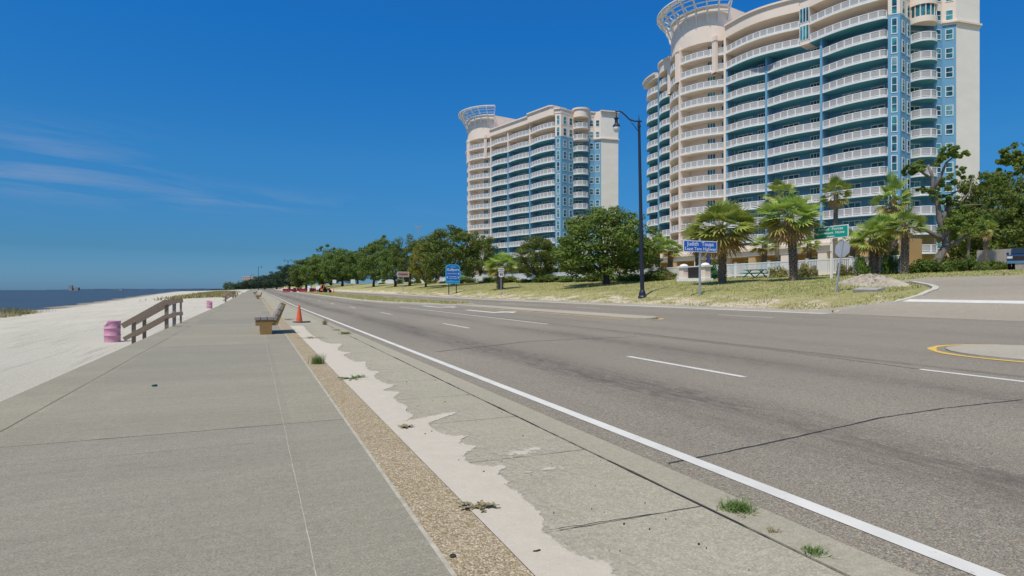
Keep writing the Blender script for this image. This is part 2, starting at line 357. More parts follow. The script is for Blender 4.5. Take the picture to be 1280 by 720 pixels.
# ------------------------------------------------------------------ ground, road, beach, sea
def sheet(name, xs, ys, zf, m, smooth=True):
    V = [(x, y, zf(x, y)) for y in ys for x in xs]; n = len(xs)
    F = [(j * n + i, j * n + i + 1, (j + 1) * n + i + 1, (j + 1) * n + i) for j in range(len(ys) - 1) for i in range(n - 1)]
    me = bpy.data.meshes.new(name); me.from_pydata(V, [], F); me.materials.append(m)
    if smooth: me.polygons.foreach_set('use_smooth', [True] * len(F))
    return setting(put(name, me))
def steps(*seg):
    out = [seg[0][0]]
    for a, b, n in seg: out += [a + (b - a) * (i + 1) / n for i in range(n)]
    return out
YS = steps((-60, 0, 20), (0, 60, 60), (60, 200, 28), (200, 700, 25), (700, 1600, 6))
sheet('beach_sand', steps((-520, -150, 8), (-150, -60, 18), (-60, -20, 40), (-20, -2.83, 40)), YS, sand_z, M['sand'])
sheet('road', steps((2.89, 3.4, 1), (3.4, 23.86, 10)), steps((-60, 60, 24), (60, 200, 14), (200, 700, 10), (700, 1600, 4)), road_z, M['asphalt'])
sheet('lawn', steps((24.0, 36, 24), (36, 60, 14), (60, 160, 10), (160, 400, 4)), steps((-60, 0, 40), (0, 60, 80), (60, 200, 28), (200, 700, 25), (700, 1600, 6)), lawn_z, M['lawn'])
mb = MB(); mb.face([(400, -4000, 7.9), (7000, -4000, 20), (7000, 9000, 20), (400, 9000, 7.9)]); mb.face([(-180, 1600, 2.7), (400, 1600, 2.7), (400, 9000, 5), (-500, 9000, 5)])
mb.face([(-2.83, -4000, -.8), (400, -4000, 7), (400, -60.1, 7), (-2.83, -60.1, -.8)]); setting(mb.build('inland_ground', M['lawn']))
mb = MB(); mb.face([(-30000, -20000, -1.9), (60, -20000, -1.9), (60, 30000, -1.9), (-30000, 30000, -1.9)]); setting(mb.build('sea', M['water']))

ysw = [-40] + [6.45 + 4.95 * k for k in range(-4, 11)] + [60 + 20 * k for k in range(1, 27)]
def slab(name, x0, x1, z, m, drop=.3, ys=None):
    mb = MB(); ys = ys or ysw
    A = [(x0, y, z + rise(y)) for y in ys]; B = [(x1, y, z + rise(y)) for y in ys]
    mb.strip(B, A)
    mb.strip([(x, y, q - drop) for x, y, q in A], A); mb.strip(B, [(x, y, q - drop) for x, y, q in B])
    return setting(mb.build(name, m))
slab('sidewalk', -2.82, .855, 0, M['walk'], 1.1)
slab('aggregate_strip', .88, 1.212, 0.004, M['aggregate'], .1); slab('strip_edge', .855, .88, .003, M['pale_joint'], .1)
slab('apron_pavement', 1.212, 2.57, -.004, M['apron'], .1); slab('curb', 2.585, 2.885, 0, M['curb'], .25)
slab('curb_seam', 2.57, 2.585, -.010, M['apron'], .1)
# joints
mb = MB(); pj = MB()
def line(b, pts, w, z=.003):
    pts = [Vector(p) for p in pts]; A, B = [], []
    for i, p in enumerate(pts):
        t = (pts[min(i + 1, len(pts) - 1)] - pts[max(i - 1, 0)]).normalized(); n = Vector((-t.y, t.x, 0)) * w / 2
        ww = .65 + .7 * rnd.random()
        A.append(p + n * ww + Vector((0, 0, z))); B.append(p - n * ww + Vector((0, 0, z)))
    b.strip(B, A)
def wob(x0, y0, x1, y1, n, a): return [(x0 + (x1 - x0) * i / n + rnd.uniform(-a, a), y0 + (y1 - y0) * i / n + rnd.uniform(-a, a), rise(y0 + (y1 - y0) * i / n)) for i in range(n + 1)]
for k in range(-1, 10):
    y = 6.45 + 4.95 * k
    if k != 1: line(mb, wob(-2.82, y, .855, y, 24, .002), .008)
    else: line(pj, wob(-2.82, y, .855, y, 24, .002), .010)
line(mb, wob(-2.82, 5.76, .0, 5.76, 20, .002), .003)
line(mb, wob(-2.22, 1, -2.22, 50, 120, .002), .006); line(pj, wob(.27, 1.5, .27, 7.3, 40, .003), .005); line(pj, wob(.27, 7.3, .27, 40, 60, .003), .005)
for k in range(-1, 24):
    y = 3.0 + 1.45 * k; tgt = mb
    line(tgt, wob(1.22, y, 2.57, y - .02, 20, .004), .006, 0.0)
line(pj, wob(1.5, 3.03, 2.2, 3.0, 12, .006), .010, .001)
setting(mb.build('pavement_joints', M['joint'])); setting(pj.build('pale_pavement_joints', M['pale_joint']))
# wide black crack of the curb seam
mb = MB(); A, B = [], []
y = .6
while y < 26:
    w = max(0, -.003 + .008 * max(-.2, math.sin(y * 2.3) + .6 * math.sin(y * 7.1)) + .009 * rnd.random())
    A.append((2.577 - w, y, .0035)); B.append((2.577 + w * .6 + .003, y, .0035)); y += .09
mb.strip(B, A); setting(mb.build('curb_crack', M['joint']))
# sand blown over the apron
bp = [(762, 722), (768, 708), (765, 703), (714, 693), (694, 671), (676, 663), (683, 650), (668, 636), (655, 625), (650, 615), (632, 607), (638, 601), (628, 596), (622, 589), (640, 581), (612, 583),
      (589, 581), (577, 568), (599, 558), (585, 556), (571, 552), (589, 544), (570, 545), (550, 542), (532, 529), (556, 522), (575, 514), (553, 517), (525, 523), (503, 527), (522, 519), (507, 515), (511, 507), (497, 503), (491, 496), (503, 490), (488, 489), (477, 488), (497, 481), (484, 480), (473, 475), (466, 470), (477, 464), (463, 464), (457, 458), (458, 451), (446, 453), (437, 449), (427, 443), (443, 441), (430, 440), (420, 437), (430, 429), (414, 430), (403, 427), (398, 423), (390, 419), (385, 414), (380, 408), (377, 404)]
pts = [hit(px, py, 0) for px, py in bp]
pts = [(1.95, 1.6, 0), (1.88, 2.2, 0)] + [(min(2.56, x), y, 0) for x, y, _ in pts]
for _ in range(2):
    q = [pts[0]]
    for a, b in zip(pts[:-1], pts[1:]): q += [(a[0] * .75 + b[0] * .25, a[1] * .75 + b[1] * .25, 0), (a[0] * .25 + b[0] * .75, a[1] * .25 + b[1] * .75, 0)]
    pts = q + [pts[-1]]
fine = []
for i in range(len(pts) - 1):
    a, b = pts[i], pts[i + 1]; n = max(1, int(math.hypot(a[0] - b[0], a[1] - b[1]) / .035))
    for k in range(n):
        f = k / n; j = .006
        fine.append((a[0] + (b[0] - a[0]) * f + rnd.uniform(-j, j), a[1] + (b[1] - a[1]) * f + rnd.uniform(-j, j)))
gx = np.linspace(1.2135, 2.565, 52); gy = np.concatenate([np.arange(1.3, 9, .03), np.arange(9, 24, .07)])
B_ = np.array(fine); poly = np.array([(1.0, 1.0), (1.88, 1.0)] + fine + [(1.3, fine[-1][1] + 1.5), (1.0, fine[-1][1] + 1.5)])
GX, GY = np.meshgrid(gx, gy); P_ = np.c_[GX.ravel(), GY.ravel()]; ins = np.zeros(len(P_), bool); dist = np.full(len(P_), 9.0)
for i in range(len(poly)):
    x0_, y0_ = poly[i - 1]; x1_, y1_ = poly[i]; c_ = (y0_ > P_[:, 1]) != (y1_ > P_[:, 1])
    if y1_ != y0_: ins ^= c_ & (P_[:, 0] < (x1_ - x0_) * (P_[:, 1] - y0_) / (y1_ - y0_) + x0_)
for q in B_[::2]: dist = np.minimum(dist, np.hypot(P_[:, 0] - q[0], (P_[:, 1] - q[1]) * .8))
sd = np.where(ins, dist, -dist)
for cx, cy, rx, ry in ((650, 566, .17, .10), (686, 586, .08, .05), (667, 561, .10, .06), (655, 506, .06, .12), (661, 590, .04, .03), (640, 512, .05, .08), (610, 640, .1, .05)):
    X, Y, _ = hit(cx, cy, 0); sd = np.maximum(sd, (1 - np.hypot((P_[:, 0] - X) / rx, (P_[:, 1] - Y) / ry)) * .05 - .012)
n_ = len(gx); V = np.c_[P_, .0005 + np.clip(sd, 0, .12) * .05]; idx = np.arange(len(P_)).reshape(len(gy), n_)
F = np.stack([idx[:-1, :-1], idx[:-1, 1:], idx[1:, 1:], idx[1:, :-1]], -1).reshape(-1, 4); F = F[(sd[F].max(1) > -.45)]
me = npmesh('sand_drift', V, F, M['drift']); me.attributes.new('cover', 'FLOAT', 'POINT').data.foreach_set('value', sd.astype(np.float32)); me.polygons.foreach_set('use_smooth', [True] * len(F))
setting(put('sand_drift', me), 'stuff')
# painted lines
wl = MB(); yl = MB()
def rline(b, x0, x1, ys, dz=.005): b.strip([(x1, y, road_z(x1, y) + dz) for y in ys], [(x0, y, road_z(x0, y) + dz) for y in ys])
LY = steps((-8, 60, 34), (60, 200, 14), (200, 520, 10))
rline(wl, 3.40, 3.535, LY)
for k in range(-1, 14):
    y = 7.35 + 13.4 * k; rline(wl, 7.14, 7.26, [y, y + 1.1, y + 2.2, y + 3.25])
    y = 18.5 + 13.4 * k; rline(wl, 19.62, 19.74, [y, y + 1.1, y + 2.2, y + 3.2])
rline(wl, 10.42, 10.54, steps((20.9, 47, 13))); rline(wl, 10.2, 10.32, steps((-20, 6.55, 13)))
def arrow(y0):
    sh = [(12.45, y0), (12.6, y0), (12.6, y0 + 3.0), (12.9, y0 + 3.5), (13.3, y0 + 3.6), (13.3, y0 + 4.2), (14.1, y0 + 3.3), (13.3, y0 + 2.4), (13.3, y0 + 3.0), (13.05, y0 + 2.9), (12.85, y0 + 2.5)]
    wl.prism([(x, y) for x, y in [(12.4, y0), (12.75, y0), (12.75, y0 + 4.2), (12.4, y0 + 4.2)]], lambda x, y: road_z(x, y) - .02, lambda x, y: road_z(x, y) + .005)
    wl.prism([(12.4, y0 - 1.0), (13.2, y0 - 1.0), (13.2, y0 - 1.9), (14.0, y0 - .6), (13.2, y0 + .5), (13.2, y0 - .3), (12.75, y0 - .05), (12.4, y0 - .05)], lambda x, y: road_z(x, y) - .02, lambda x, y: road_z(x, y) + .0052)
arrow(32.5); arrow(43.5)
rline(yl, 14.42, 14.54, steps((21.6, 40, 10)))
setting(wl.build('white_road_markings', M['white_line']))
# medians
def raised(name, outline, m, h=.12, mt=None):
    mb = MB(); mb.prism(outline, lambda x, y: road_z(x, y) - .1, lambda x, y: road_z(x, y) + h, 0, 1 if mt else None)
    return setting(mb.build(name, [m, mt] if mt else m))
nose = [(15.3 + .7 * math.cos(a), 21.7 + .9 * -math.sin(a)) for a in [math.pi * k / 8 for k in range(9)]]
raised('median_nose', [(16.0, 44)] + nose + [(14.6, 40), (14.2, 44)], M['median'], .07)
raised('median_curb', [(14.19, 44.02), (16.0, 44.02), (15.8, 75), (15.8, 400), (10.9, 400), (10.9, 76), (11.5, 60)], M['gutter'], .12)
raised('median_grass', [(14.35, 44.8), (15.85, 44.8), (15.6, 75), (15.6, 398), (11.25, 398), (11.3, 76), (11.9, 60)], M['lawn'], .17)
n2 = [(14.2 + 1.4 * math.cos(a), 8.2 - 1.5 + 1.6 * math.sin(a)) for a in [math.pi * k / 12 for k in range(13)]]
raised('near_median', [(12.8, -40), (15.6, -40)] + n2, M['median'], .03)
cv = [(14.2 + 1.62 * math.cos(a), 6.7 + 1.85 * math.sin(a)) for a in [math.pi * (.25 + .75 * k / 14) for k in range(15)]] + [(12.58, y) for y in (4, 0, -6, -14)]
line(yl, [(x, y, road_z(x, y)) for x, y in cv], .15, .006)
nv = [(15.3 + .86 * math.cos(a), 21.65 - 1.06 * math.sin(a)) for a in [math.pi * (.2 + .8 * k / 8) for k in range(9)]]
line(yl, [(x, y, road_z(x, y)) for x, y in nv], .13, .006)
setting(yl.build('yellow_road_markings', M['yellow_line']))
# tar-filled cracks
mb = MB()
for pl, w in (([(835, 580), (900, 567), (1000, 546), (1100, 523), (1180, 511), (1285, 499)], .022), ([(545, 440), (600, 434), (660, 427), (740, 423), (800, 421)], .035), ([(685, 406), (800, 419), (960, 437), (1100, 455), (1180, 466), (1285, 478)], .02)):
    P = [Vector(hit(*p)) for p in pl]; Q = []
    for i in range(len(P) - 1):
        n = 14
        for k in range(n): q = P[i].lerp(P[i + 1], k / n); Q.append((q.x + rnd.uniform(-.004, .004), q.y + rnd.uniform(-.006, .006), 0))
    line(mb, [(x, y, road_z(x, y)) for x, y, _ in Q], w, .0035)
setting(mb.build('road_cracks', M['tar']))
# far gutter and kerb, broken by the side street
isl = [hit(*p) for p in ((1060, 386), (1120, 379.5), (1150, 371), (1168, 364), (1170, 361), (1163, 358), (1140, 353.5))]
yS = isl[0][1]
mb = MB(); ys = steps((yS, 60, 20), (60, 200, 14), (200, 420, 8))
mb.strip([(23.86, y, road_z(23.86, y) + .006) for y in ys], [(23.2, y, road_z(23.2, y) + .006) for y in ys])
mb.strip([(24.03, y, lawn_z(24, y) + .03) for y in ys], [(23.86, y, road_z(23.86, y) + .13) for y in ys])
mb.strip([(23.86, y, road_z(23.86, y) + .13) for y in ys], [(23.86, y, road_z(23.86, y)) for y in ys]); setting(mb.build('far_kerb', M['gutter']))
mb = MB(); KP = [Vector((23.93, yS + 1.2, road_z(23.93, yS) + .05))] + [Vector(q) for q in isl]; KQ = []
for a, b in zip(KP[:-1], KP[1:]): KQ += [a.lerp(b, k / 5) for k in range(5)]
KQ.append(KP[-1]); Lf, Rt = [], []
for i, q in enumerate(KQ):
    t_ = (KQ[min(i + 1, len(KQ) - 1)] - KQ[max(i - 1, 0)]).normalized(); n_ = Vector((-t_.y, t_.x, 0)) * .13; g_ = max(ground_z(q.x, q.y), lawn_z(q.x, q.y)) + .10
    Lf.append((q.x + n_.x, q.y + n_.y, g_)); Rt.append((q.x - n_.x, q.y - n_.y, g_))
mb.strip(Rt, Lf); mb.strip([(x, y, z - .25) for x, y, z in Rt], Rt); mb.strip(Lf, [(x, y, z - .25) for x, y, z in Lf])
setting(mb.build('island_kerb', M['gutter']))
def side_edge(X):
    xs = [p[0] for p in isl]; ysl = [p[1] for p in isl]; o = sorted(zip(xs, ysl)); return lerp(X, [a for a, _ in o], [b for _, b in o])
xs = [23.80] + [24.0 + .25 * k for k in range(0, 51)]
mb = MB()
for a, b in zip(xs[:-1], xs[1:]):
    ya, yb = side_edge(a), side_edge(b); n = 30
    fa = [(ya + (-45 - ya) * (k / n) ** 1.5) for k in range(n + 1)]; fb = [(yb + (-45 - yb) * (k / n) ** 1.5) for k in range(n + 1)]
    zf = lambda x, y: lawn_z(x, y) + .035 if x > 23.9 else road_z(x, y) + .004
    mb.strip([(a, y, zf(a, y)) for y in fa], [(b, y, zf(b, y)) for y in fb])
setting(mb.build('side_street', M['asphalt2']))
fx0 = min(33.0, isl[-1][0]); mb = MB()
ysf = steps((isl[-1][1] - .5, isl[-1][1] + 1.6, 10)); mb.strip([(36.4, y, lawn_z(36.4, y) + .03) for y in ysf], [(isl[-1][0] + .05 * (y - ysf[0]), y, lawn_z(isl[-1][0] + .05 * (y - ysf[0]), y) + .03) for y in ysf]); setting(mb.build('frontage_lane', M['asphalt2']))
x0, x1 = hit(1200, 379.6)[0], hit(1200, 376.3)[0]; ys0 = hit(1117, 378)[1]; mb = MB()
ysb = steps((ys0, -20, 30)); mb.strip([(x0, y, lawn_z(x0, y) + .043) for y in ysb], [(x1, y, lawn_z(x1, y) + .043) for y in ysb]); setting(mb.build('stop_bar', M['white_line']))

# ------------------------------------------------------------------ grasses
def blades(pts, hmin, hmax, w, lean=.5, seed=1):
    r = np.random.default_rng(seed); P = np.asarray(pts, float); n = len(P); a = r.uniform(0, 2 * np.pi, n); h = r.uniform(hmin, hmax, n)
    l = r.uniform(0, lean, n) * h; b = r.uniform(0, 2 * np.pi, n)
    dx, dy = np.cos(a) * w / 2, np.sin(a) * w / 2
    V = np.empty((n, 3, 3)); V[:, 0] = P + np.c_[dx, dy, np.zeros(n)]; V[:, 1] = P - np.c_[dx, dy, np.zeros(n)]; V[:, 2] = P + np.c_[np.cos(b) * l, np.sin(b) * l, h]
    return V.reshape(-1, 3), np.arange(n * 3).reshape(-1, 3)
pts = []
while len(pts) < 70000:
    X = 24.1 + 22 * rnd.random() ** 1.6; Y = 14 + 100 * rnd.random() ** 1.7
    if X > 28 and Y < 19: continue
    if Y < side_edge(X) + .2 and X < 37: continue
    if isl[-1][0] - .1 < X < 36.6 and Y < ysf[-1]: continue
    q = math.sin(X * 1.3 + Y * .8) + math.sin(X * 2.9 - Y * .55) + math.sin(Y * 1.9)
    if X < 28 and q > -.2 and rnd.random() < .8: continue
    pts.append((X, Y, lawn_z(X, Y)))
V, F = blades(pts, .03, .11, .05, 1.1); setting(put('lawn_grass', npmesh('lawn_grass', V, F, M['grass'])), 'stuff')
pts = []
while len(pts) < 16000:
    Y = 45 + 130 * rnd.random() ** 1.5; X = rnd.uniform(11.3, 15.7)
    if X < lerp(Y, [44, 60, 76], [14.3, 11.9, 11.3]): continue
    pts.append((X, Y, road_z(X, Y) + .17))
V, F = blades(pts, .06, .22, .06, .9, 3); setting(put('median_grass_blades', npmesh('median_grass_blades', V, F, M['grass'])), 'stuff')
pts = []
for cx, cy, rr, n in ((3, 391, 1.6, 500), (14, 388, 1.2, 240), (24, 392, 1.8, 500), (32, 393, 1.0, 160), (20, 396, .6, 90), (4, 397, .5, 60)):
    X, Y, Z = hit(cx, cy)
    for _ in range(n): a, b = rnd.gauss(0, rr * .6), rnd.gauss(0, rr * .6); pts.append((X + a, Y + b, sand_z(X + a, Y + b) - .03))
V, F = blades(pts, .2, .75, .05, .8, 4); setting(put('dune_grass', npmesh('dune_grass', V, F, M['dune_grass'])), 'stuff')
pts = []
for _ in range(9000):
    Y = 150 + 260 * rnd.random(); X = -12 + rnd.gauss(0, 1) * 3.5 - (Y - 150) * .028; pts.append((X, Y, sand_z(X, Y) + .05))
V, F = blades(pts, .2, .75, .35, .8, 5); setting(put('beach_vegetation', npmesh('beach_vegetation', V, F, M['dune_grass'])), 'stuff')
def tuft(name, label, px, py, n, r, h, m, lean=1.2, w=.006, z=0.0, seed=1):
    X, Y, _ = hit(px, py, z); P = [(rnd.gauss(0, r * .5), rnd.gauss(0, r * .5), 0) for _ in range(n)]
    V, F = blades(P, h * .4, h, w, lean, seed); o = put(name, npmesh(name, V, F, m), None, (X, Y, z)); tag(o, label, 'weed'); return o
tuft('grass_tuft', 'round green grass tuft growing on the tan pebble strip', 397, 455, 260, .10, .22, M['weed'], .9, .008, seed=2)
tuft('grass_tuft', 'larger green grass tuft in the curb seam beside the asphalt, nearest the camera', 922, 637, 380, .085, .07, M['weed'], 1.8, .006, seed=3)
tuft('grass_tuft', 'small low grass sprig on the curb near the bottom edge of the picture', 1018, 691, 110, .05, .04, M['weed'], 2, .006, seed=4)
tuft('grass_tuft', 'tiny dry grass sprig in the curb seam between two green tufts', 966, 664, 40, .035, .03, M['weed_dry'], 2, .006, seed=5)
tuft('grass_tuft', 'upright dark tuft standing at the curb edge beyond the orange cone', 406, 406, 120, .07, .28, M['weed_dry'], .6, .012, seed=6)
tuft('grass_tuft', 'flat green grass tuft on the curb with bare seam behind it', 432, 417.5, 160, .16, .10, M['weed'], 2, .012, seed=7)
tuft('grass_tuft', 'pale dry flat tuft on the curb before the upright dark tuft', 421, 413, 90, .14, .06, M['weed_dry'], 2, .012, seed=8)
def weed(label, px, py, spread, n, h, seed, m='weed'):
    r = random.Random(seed); X, Y, _ = hit(px, py, 0); mb = MB()
    for k in range(n):
        a = r.uniform(0, 6.28); L = spread * (.4 + .6 * r.random()); p = Vector((0, 0, .005)); pts = [p.copy()]
        for s in range(5): p = p + Vector((math.cos(a), math.sin(a), r.uniform(-.1, .55) * h / spread)) * L / 5; p.z = max(p.z, .01); a += r.uniform(-.4, .4); pts.append(p.copy())
        mb.tube(pts, [.004, .004, .003, .003, .002, .001], 4)
        for q in pts[1:]:
            for _ in range(4):
                b = r.uniform(0, 6.28); d = Vector((math.cos(b), math.sin(b), r.uniform(-.1, .5))) * r.uniform(.02, .035); e = Vector((-d.y, d.x, 0)) * .38; mb.face([q, q + d * .5 + e, q + d, q + d * .5 - e])
    return tag(mb.build('creeping_weed', M[m], None, (X, Y, .004)), label, 'weed')
weed('leafy green weed creeping over blown sand beside the pebble strip', 440, 474, .26, 14, .10, 1)
weed('thin straggly weed sprouting between pebble strip and sand, near the picture bottom', 596, 636, .12, 7, .05, 2, 'weed_dry')
weed('sparse olive weed on the sand edge before the cone', 388, 423, .42, 12, .08, 3, 'weed_dry'); weed('tan weed bunch growing beside the traffic cone base', 360, 400, .42, 16, .25, 4, 'weed_dry')
weed('tiny weed on the pebble strip below the round tuft', 507, 535, .07, 5, .04, 5, 'weed_dry')
def scrap(name, label, px, py, cat, pts, h, m, z=.005):
    X, Y, _ = hit(px, py, 0); mb = MB(); mb.prism(pts, 0, h); o = mb.build(name, m, None, (X, Y, z)); return tag(o, label, cat)
scrap('plastic_scrap', 'small dark teal scrap lying on the grey sidewalk', 193, 483, 'litter', [(-.03, -.02), (.01, -.03), (.035, 0), (.03, .04), (-.015, .02)], .02, M['teal_scrap'])
o = scrap('twig', 'short dark twig on the blown sand near the picture bottom', 671, 691, 'twig', [(-.02, .003), (0, -.004), (.022, .0), (.021, .006), (0, .003)], .006, M['debris']); o.location.z = .008
mb = MB(); mb.lathe([(.0, 0), (.016, 0), (.017, .006), (.013, .009), (.009, .008), (.008, .003), (.0, .003)], 16, cap=False); X, Y, _ = hit(566, 697, 0)
tag(mb.build('metal_washer', M['debris'], None, (X, Y, .006)), 'small dark round cap lying on the tan pebble strip', 'washer')

mb = MB()
for _ in range(70):
    X, Y = rnd.uniform(1.3, 2.55), 1.9 + 8 * rnd.random() ** 1.2; q = .0016 + .005 * rnd.random() ** 3
    mb.prism([(X + q * math.cos(w) * rnd.uniform(.6, 1.5), Y + q * math.sin(w) * rnd.uniform(.6, 1.5)) for w in (0, 1.3, 2.6, 3.9, 5.1)], -.004, .004 + q * .5 + (.006 if X < 1.6 else 0))
setting(mb.build('loose_grit', M['debris']), 'stuff')
# ------------------------------------------------------------------ bench, cone, drum, stairs
def make_bench(loc, label):
    b = thing('park_bench', label, 'bench', loc, 0, 'wooden benches along the sidewalk')
    L = 1.8
    for k in range(3):
        x = -.30 + .185 * k; mb = MB(); mb.box(x, 0, .44, x + .165, L, .525); mb.build('seat_plank', [M['wood_grey']], b)
    for k in range(3):
        c = Vector((.30 + .085 * k, 0, .50 + .158 * k)); mb = MB(); mb.bar(c, c + Vector((0, L, 0)), .085, .15, up=(.42, 0, .9)); mb.build('back_plank', M['wood_grey'], b)
    for y in (.12, L - .12):
        mb = MB(); mb.prism([(-.27, y - .1), (.30, y - .1), (.30, y + .02), (-.27, y + .02)], .27, .438)
        o = mb.build('seat_support', M['wood_end'], b)
        mb = MB(); p = [(.16, .27), (.36, .29), (.60, .93), (.50, .93), (.30, .43)]
        n = len(p); k0 = y - .1; V = [(x, k0, z) for x, z in p] + [(x, k0 + .12, z) for x, z in p]; mb.V = V
        mb.F = [tuple(range(n)), tuple(range(2 * n - 1, n - 1, -1))] + [(i, i + n, (i + 1) % n + n, (i + 1) % n) for i in range(n)]; mb.I = [0] * len(mb.F)
        mb.build('back_support', M['wood_end'], b)
        mb = MB(); mb.box(-.14, y - .16, 0, .19, y + .16, .268); mb.build('pedestal', M['wood_end'], b)
    return b
X0, Y0, _ = hit(337, 418, 0)
bench = make_bench((.30, Y0, 0), 'brown timber bench nearest the camera, orange cone behind it')
dup(bench, (.42, 88, rise(88)), 0, 'second timber bench, farther along the sidewalk past the cone'); dup(bench, (.05, 142, rise(142)), 0, 'most distant small timber bench on the sidewalk')
def make_cone(loc, label):
    c = thing('traffic_cone', label, 'traffic cone', loc, .3, None)
    mb = MB(); mb.lathe([(.135, .035), (.125, .06), (.035, .70), (.028, .71)], 20); mb.build('cone_body', M['orange'], c, smooth=False)
    mb = MB(); mb.prism([(-.2, -.2), (.2, -.2), (.2, .2), (-.2, .2)], 0, .034); mb.prism([(-.14, -.36), (.34, -.36), (.36, -.2), (.25, -.205), (-.16, -.205)], 0, .05); mb.build('base_plate', M['base_rubber'], c); return c
X, Y, _ = hit(374, 403, 0); cone = make_cone((X, Y, 0.006), 'orange traffic cone standing behind the nearest bench')
X, Y, Z = at(417, 14.8); dup(cone, (X, Y, road_z(X, Y) + .15), .8, 'far orange cone on the grassy median', (1.3, 1.3, 1.6))
def make_drum(loc, label, rz=0):
    d = thing('trash_drum', label, 'trash barrel', loc, rz, 'pink drums on the beach')
    mb = MB(); n = 32; prof = [(.275, 0), (.29, .015), (.285, .03), (.285, .27), (.30, .285), (.30, .305), (.285, .32), (.285, .56), (.30, .575), (.30, .595), (.285, .61), (.288, .85), (.297, .87), (.29, .885), (.272, .87), (.268, .60)]
    mb.lathe(prof, n, cap=False)
    for i, (x, y, z) in enumerate(mb.V):
        a = math.atan2(y, x); g = max(0, math.cos(a - 3.5)); 
        if z > .58: z -= .17 * sstep(.35, .75, g) * (z - .58) / .3
        q = 1 + .02 * math.sin(3 * a + z * 9) * (z > .3); mb.V[i] = (x * q, y * q, z)
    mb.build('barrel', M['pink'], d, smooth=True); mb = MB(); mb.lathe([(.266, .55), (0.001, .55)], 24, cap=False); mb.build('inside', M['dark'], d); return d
X, Y, Z = hit(140, 427.5); dz = -.78; X, Y, Z = -5.3, 28.8, sand_z(-5.3, 28.8)
dr = make_drum((X, Y, Z - .02), 'pink dented steel drum on the sand beside the near stairs')
dup(dr, (-4.55, 74, sand_z(-4.5, 74) - .02), 2, 'pink drum on the beach between the near and the far stairs'); dup(dr, (-5.0, 128, sand_z(-5, 128) - .02), 3, 'most distant small pink drum beyond the second one')
dup(dr, (-6.3, 190, sand_z(-6.3, 190) - .02), 1, 'tiny far pink drum past the far stairs')
def make_stairs(loc, label):
    s = thing('beach_stairs', label, 'stairs', loc, 0, 'timber stairs down to the beach')
    for k in range(4): mb = MB(); mb.box(-.3 - .32 * k, .12, -.24 - .17 * k, -.02 - .32 * k, 2.2, -.19 - .17 * k); mb.build('tread', M['wood'], s)
    for y in (0, 2.3):
        for x, z0, z1 in ((-.12, -.9, .98), (-1.16, -1.3, .28)):
            mb = MB(); mb.box(x - .06, y - .055, z0, x + .06, y + .055, z1); mb.build('post', M['wood'], s)
        dy = -.085 if y == 0 else .085
        if True:
            mb = MB(); mb.bar((-.1, y - .085, .93), (-1.5, y - .085, .05), .055, .20); mb.bar((.2, y - .088, .93), (-.14, y - .088, .90), .05, .18); mb.build('handrail', M['wood'], s)
            mb = MB(); mb.bar((-.1, y - .085, .40), (-1.45, y - .085, -.42), .05, .15); mb.bar((.2, y - .088, .40), (-.14, y - .088, .38), .045, .14); mb.build('mid_rail', M['wood'], s)
    for y in (.0, 2.3):
        mb = MB(); mb.box(.08, y - .04, -.02, .15, y + .04, .98); mb.build('end_post', M['wood_grey'], s)
    return s
st = make_stairs((-2.86, 25.4, 0), 'weathered timber stairs with sloping handrails beside the near pink drum'); dup(st, (-2.86, 100, rise(100)), 0, 'far timber stairs with sloping handrails, near the horizon')

# ------------------------------------------------------------------ lamps and signs
def make_lamp(loc, label, H=13.0, heads=1, tilt=0, rz=0):
    l = thing('street_lamp', label, 'street lamp', loc, rz, 'street lamps along the highway'); l.rotation_euler = (0, -tilt, rz)
    mb = MB(); mb.lathe([(.33, 0), (.33, .1), (.26, .2), (.24, .42), (.19, .55), (.165, .6)], 16); mb.build('base', M['pole'], l)
    mb = MB(); mb.tube([(0, 0, .6), (0, 0, H * .5), (0, 0, H)], [.155, .125, .09], 14); mb.lathe([(.12, H - .45), (.13, H - .4), (.12, H - .3)], 12); mb.tube([(0, 0, H), (0, 0, H + .45)], [.05, .01], 8); mb.build('pole', M['pole'], l, smooth=False)
    for sg in ((-1, 1) if heads == 2 else (-1,)):
        mb = MB(); arm = [(.2 * -sg, 0, H - .02), (sg * .35, 0, H), (sg * .7, 0, H + .14), (sg * 1.0, 0, H + .45), (sg * 1.25, 0, H + .68), (sg * 1.5, 0, H + .76), (sg * 1.72, 0, H + .72)]
        mb.tube(arm, .05, 8); mb.tube([(sg * .06, 0, H - .75), (sg * .72, 0, H + .16)], .028, 6); mb.build('arm', M['pole'], l, smooth=True)
        lu = MB(); lu.lathe([(.03, .95), (.05, .62), (.17, .6), (.17, .52), (.12, .5), (.12, .22), (.15, .18), (.27, .03), (.28, -.02), (.24, -.02)], 16, (sg * 1.66, 0, H - .33)); lo = lu.build('luminaire', M['pole'], l)
        g = MB(); g.lathe([(.23, -.03), (.24, -.2), (.19, -.38), (.1, -.46), (.02, -.48)], 16, (sg * 1.66, 0, H - .33)); g.build('globe', M['globe'], lo, smooth=True)
    return l
X, Y, Z = hit(803, 372); d = depth(X, Y)
make_lamp((X, Y, Z - .05), 'tall dark street lamp on the lawn between the two towers', (371.5 - 150) * d / F0, 1, R(1.1), R(-23))
for px, d, top, lab, h in ((360, 270, 326, 'distant double-headed street lamp against the far trees', 2), (323, 320, 334, 'faint distant lamp left of the far double-headed one', 1), (313.5, 420, 344, 'faintest and farthest street lamp above the far hotel', 1)):
    u = (px - CX) / F0; X, Y = d * (u * CT + ST), d * (CT - u * ST); z = ground_z(X, Y)
    lo = make_lamp((X, Y, z), lab, CH + (HY - top) * d / F0 - z, h, 0, R(-23) + (math.pi if h == 1 else 0))
